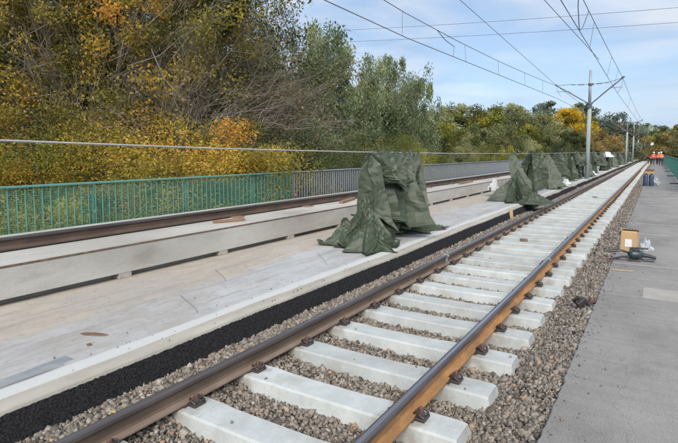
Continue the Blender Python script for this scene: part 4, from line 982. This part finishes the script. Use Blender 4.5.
def tree(name, kind, px, depth, top, leaf_m, label, group, cat='tree', w=1., bark='bark', dz=GZ, rz=None):
    """top: photo row of the crown top -> tree height"""
    cr_me, tr_me = K[kind]; x, y = at(px, depth)
    Ht = CAMZ+(152.5-top)/507*depth-dz
    H0 = {'tallA': 14, 'tallB': 14, 'bare': 12, 'bushA': 4.5, 'bushB': 5.5, 'willowA': 13, 'willowB': 13, 'farA': 12, 'farB': 12, 'farC': 12}[kind]
    s = Ht/(H0*1.03)
    e = empty(name, (x, y, dz), label, cat, group, rz=random.uniform(0, 6.28) if rz is None else rz); e.scale = (s*w, s*w, s)
    c = link('crown', cr_me, e); c.material_slots[0].link = 'OBJECT'; c.material_slots[0].material = LM[leaf_m]
    t = link('trunk', tr_me, e); t.material_slots[0].link = 'OBJECT'; t.material_slots[0].material = M[bark]
    return e
G1, G2, G3 = 'tall trees behind the green fence', 'shrubs behind the fence', 'trees in the far treeline'
T = [  # name kind px depth top leaf label group cat w
 ('tall_tree', 'tallA', -35, 19, -110, 'olive_gold', 'tall olive gold tree at the far left edge of the picture', G1, 'tree', 1.0),
 ('tall_tree', 'tallB', 45, 21, -100, 'olive_gold', 'tall golden tree with thin leaning stems left of the pale trunk', G1, 'tree', 1.0),
 ('tall_tree', 'tallA', 122, 19, -130, 'olive_gold', 'tall tree with the pale straight trunk behind the green fence', G1, 'tree', .9),
 ('tall_tree', 'tallB', 185, 23, -95, 'olive_dark', 'tall tree with greenish yellow leaves right of the pale trunk', G1, 'tree', 1.0),
 ('bare_tree', 'bare', 205, 18, 25, 'brown', 'nearly bare twiggy brown tree in front of the tall trees', G1, 'tree', 1.1),
 ('bare_tree', 'bare', 262, 22, 10, 'brown', 'nearly bare twiggy tree beside the big willow', G1, 'tree', 1.15),
 ('tall_tree', 'tallA', 72, 18, -60, 'olive_gold', 'golden tree close behind the green fence left of the pale trunk', G1, 'tree', .75),
 ('tall_tree', 'tallB', 228, 27, -30, 'dark', 'dark green leafy tree reaching the top edge before the open sky', G1, 'tree', .85),
 ('tall_tree', 'tallA', 0, 32, 40, 'dark', 'dark green tree behind the golden ones at the left', G1, 'tree', 1.0),
 ('tall_tree', 'tallA', 100, 36, 60, 'green_yellow', 'greenish tree standing deeper in the wood at the left', G1, 'tree', 1.1),
 ('tall_tree', 'tallB', 170, 36, 50, 'dark', 'dark tree deep in the wood behind the bare twigs', G1, 'tree', 1.1),
 ('willow_tree', 'willowA', 312, 36, 26, 'willow', 'large grey green willow with drooping twigs', 'willows', 'tree', 1.0),
 ('willow_tree', 'willowB', 388, 42, 48, 'willow', 'smaller willow with thinner crown right of the large one', 'willows', 'tree', .75),
 ('willow_tree', 'willowB', 270, 32, 62, 'willow', 'low willow in front of the large one, half behind bare twigs', 'willows', 'tree', .9),
]
sh = [(-15, 13.5, 142, 'gold', 'bushA', 'orange gold shrub at the far left edge'), (30, 16, 96, 'olive_dark', 'bushB', 'olive shrub second from the left edge'),
      (72, 15, 128, 'green_yellow', 'bushA', 'gold shrub third from the left edge'), (108, 17, 92, 'olive_dark', 'bushB', 'greenish shrub under the pale trunk'),
      (148, 15, 124, 'gold', 'bushA', 'bright golden shrub left of the brightest one'), (192, 15, 106, 'gold', 'bushA', 'brightest golden shrub beside the bare twigs'),
      (243, 17.5, 138, 'gold', 'bushB', 'orange yellow shrub by the end of the green fence'), (268, 18, 128, 'dark', 'bushB', 'dark shrub behind the start of the grey fence'),
      (298, 20, 118, 'dark', 'bushA', 'dark green shrub in front of the large willow'), (335, 22, 122, 'willow', 'bushB', 'grey green shrub left of the yellow one'),
      (372, 25, 134, 'green_yellow', 'bushB', 'greenish yellow shrub behind the big tarpaulin'), (400, 28, 128, 'green_yellow', 'bushA', 'yellow green shrub just right above the big tarpaulin'),
      (-50, 15, 110, 'olive_gold', 'bushB', 'olive shrub beyond the left edge'), (50, 20, 100, 'dark', 'bushA', 'dark shrub deeper behind the golden shrubs'), (135, 20, 108, 'dark', 'bushA', 'dark shrub deeper behind the pale trunk'), (215, 22, 110, 'dark', 'bushA', 'dark shrub deeper behind the bare tree'),
      (0, 10.8, 172, 'olive_gold', 'bushA', 'low gold shrub seen through the left part of the green fence'), (60, 11.5, 176, 'green_yellow', 'bushA', 'low green shrub seen through the green fence'), (120, 12, 174, 'olive_gold', 'bushB', 'low yellow shrub seen through the middle of the green fence'), (180, 13, 172, 'olive_gold', 'bushA', 'low olive shrub seen through the right part of the green fence'), (235, 14.5, 165, 'olive_gold', 'bushB', 'low shrub seen through the end of the green fence'),
      (430, 32, 143, 'mid', 'bushA', 'low green shrub right of the big tarpaulin'), (460, 36, 140, 'mid', 'bushB', 'low shrub above the grey fence'), (495, 42, 140, 'green_yellow', 'bushA', 'low yellowish shrub above the tarpaulin tent'), (530, 50, 140, 'mid', 'bushB', 'low shrub behind the tarpaulin row'), (558, 60, 138, 'dark', 'bushA', 'dark shrub behind the tarpaulin row left of the mast'),
      (590, 75, 138, 'rust', 'bushB', 'rust coloured shrub behind the nearest mast'), (612, 90, 140, 'rust', 'bushA', 'orange brown shrub right of the nearest mast')]
for a in sh: T.append(('shrub', a[4], a[0], a[1], a[2], a[3], a[5], G2, 'shrub', 1.15 if a[0] < 380 else .62))
far = [(425, 70, 106, 'mid', 'farA', 'leftmost green tree of the far treeline'), (452, 76, 104, 'mid', 'farB', 'second tree of the far treeline, green'), (478, 74, 103, 'green_yellow', 'farA', 'third tree of the far treeline, yellowish'),
       (505, 82, 104, 'mid', 'farB', 'fourth tree of the far treeline, green'), (530, 86, 107, 'mid', 'farA', 'green tree left of the bright yellow one'), (566, 92, 107, 'yellow', 'farB', 'bright yellow tree left of the nearest mast'),
       (546, 104, 99, 'bluegreen', 'farC', 'bluish tree behind the bright yellow one on its left'), (578, 108, 101, 'bluegreen', 'farC', 'bluish tree behind the bright yellow one on its right'), (602, 100, 111, 'bluegreen', 'farA', 'blue green tree right of the nearest mast'), (622, 112, 122, 'rust', 'farB', 'rust brown tree behind the second mast'),
       (590, 84, 126, 'rust', 'farA', 'low orange tree behind the nearest mast'), (548, 78, 122, 'mid', 'farA', 'dark green tree below the yellow one'), (570, 76, 130, 'dark', 'farB', 'dark tree standing in front of the yellow one'),
       (440, 60, 122, 'green_yellow', 'farB', 'lower yellow green tree left in the treeline'), (490, 64, 122, 'mid', 'farA', 'lower green tree in the middle of the treeline'), (520, 70, 124, 'green_yellow', 'farB', 'lower yellowish tree near the yellow tree'),
       (637, 150, 132, 'rust', 'farA', 'distant reddish tree by the far masts'), (634, 220, 124, 'willow', 'farC', 'very distant pale bare tree left of the line end'), (645, 230, 122, 'willow', 'farC', 'very distant pale bare tree above the line end'), (653, 260, 124, 'willow', 'farC', 'very distant pale tree right above the line end'),
       (672, 120, 124, 'green_yellow', 'farA', 'tree at the right edge behind the teal fence'), (690, 105, 116, 'rust', 'farB', 'rusty tree just past the right edge'), (664, 170, 133, 'mid', 'farB', 'distant green tree right of the workers'), (705, 90, 118, 'mid', 'farA', 'green tree beyond the right edge'),
       (648, 320, 138, 'mid', 'farA', 'tree closing the end of the line'), (657, 330, 139, 'rust', 'farB', 'reddish tree closing the end of the line'), (405, 62, 112, 'mid', 'farA', 'green tree between willow and treeline')]
for a in far: T.append(('far_tree', a[4], a[0], a[1], a[2], a[3], a[5], G3, 'tree', 1.0 if a[4] != 'farC' else 1.1))
for t_ in T:
    tree(t_[0], t_[1], t_[2], t_[3], t_[4], t_[5], t_[6], t_[7], t_[8], t_[9], bark='bark' if t_[1] != 'bushA' else 'bark_dark')
# mistletoe balls in the tall trees
mis = []
r = np.random.default_rng(5); q = rvec(r, 1500)*(r.uniform(0, 1, 1500)**.4)[:, None]
mm = leaves_mesh('mistletoe', q, .10, LM['dark'], np.clip(r.normal(.35, .2, 1500), 0, 1), r)
for px, row, dep, rr, lb in ((112, 14, 17.5, .6, 'round dark mistletoe ball beside the pale trunk'), (231, 8, 19, .8, 'large dark mistletoe ball near the top edge before the open sky'), (224, 30, 19, .45, 'small dark mistletoe ball just below the large one'), (6, 44, 18, .8, 'dark mistletoe clump at the left edge'), (68, 60, 19, .35, 'small mistletoe ball in the golden crown')):
    x, y = at(px, dep); tag(link('mistletoe', mm, loc=(x, y, CAMZ+(152.5-row)/507*dep), scale=(rr, rr, rr*.9)), lb, 'mistletoe', 'mistletoe balls in the tall trees')
# far-off wood behind everything, one mass
r = np.random.default_rng(77); n = 30000
ang = r.uniform(rad(-30), rad(75), n); dist = r.uniform(380, 430, n)
hmax = 14+3*np.sin(ang*31)+2*np.sin(ang*73+1)+2*np.sin(ang*140)
Cw = np.stack([-np.sin(ang)*dist, np.cos(ang)*dist, GZ+hmax*r.uniform(0, 1, n)**.7], 1)
o = link('distant_wood', leaves_mesh('distant_wood', Cw, .9, LM['mid'], np.clip(r.normal(.5, .2, n), 0, 1), r)); tag(o, 'far-off belt of green woodland closing the horizon', 'wood', kind='stuff')
# undergrowth between ground and shrubs, one mass
n = 50000
dd = 10.5+r.exponential(9, n); pxx = r.uniform(-90, 640, n)
xx = np.array([at(p, d) for p, d in zip(pxx, dd*(1+np.maximum(0, pxx-250)/170))]); ok = (xx[:, 0] < -9.2)
xx = xx[ok]; Cw = np.stack([xx[:, 0], xx[:, 1], GZ+r.uniform(0, 1, len(xx))**1.3*2.6], 1)
o = link('undergrowth', leaves_mesh('undergrowth', Cw, .13, LM['dark'], np.clip(r.normal(.5, .25, len(xx)), 0, 1), r)); tag(o, 'dark leafy undergrowth below the shrubs', 'undergrowth', kind='stuff')
print('total faces', sum(len(m.polygons) for m in bpy.data.meshes))
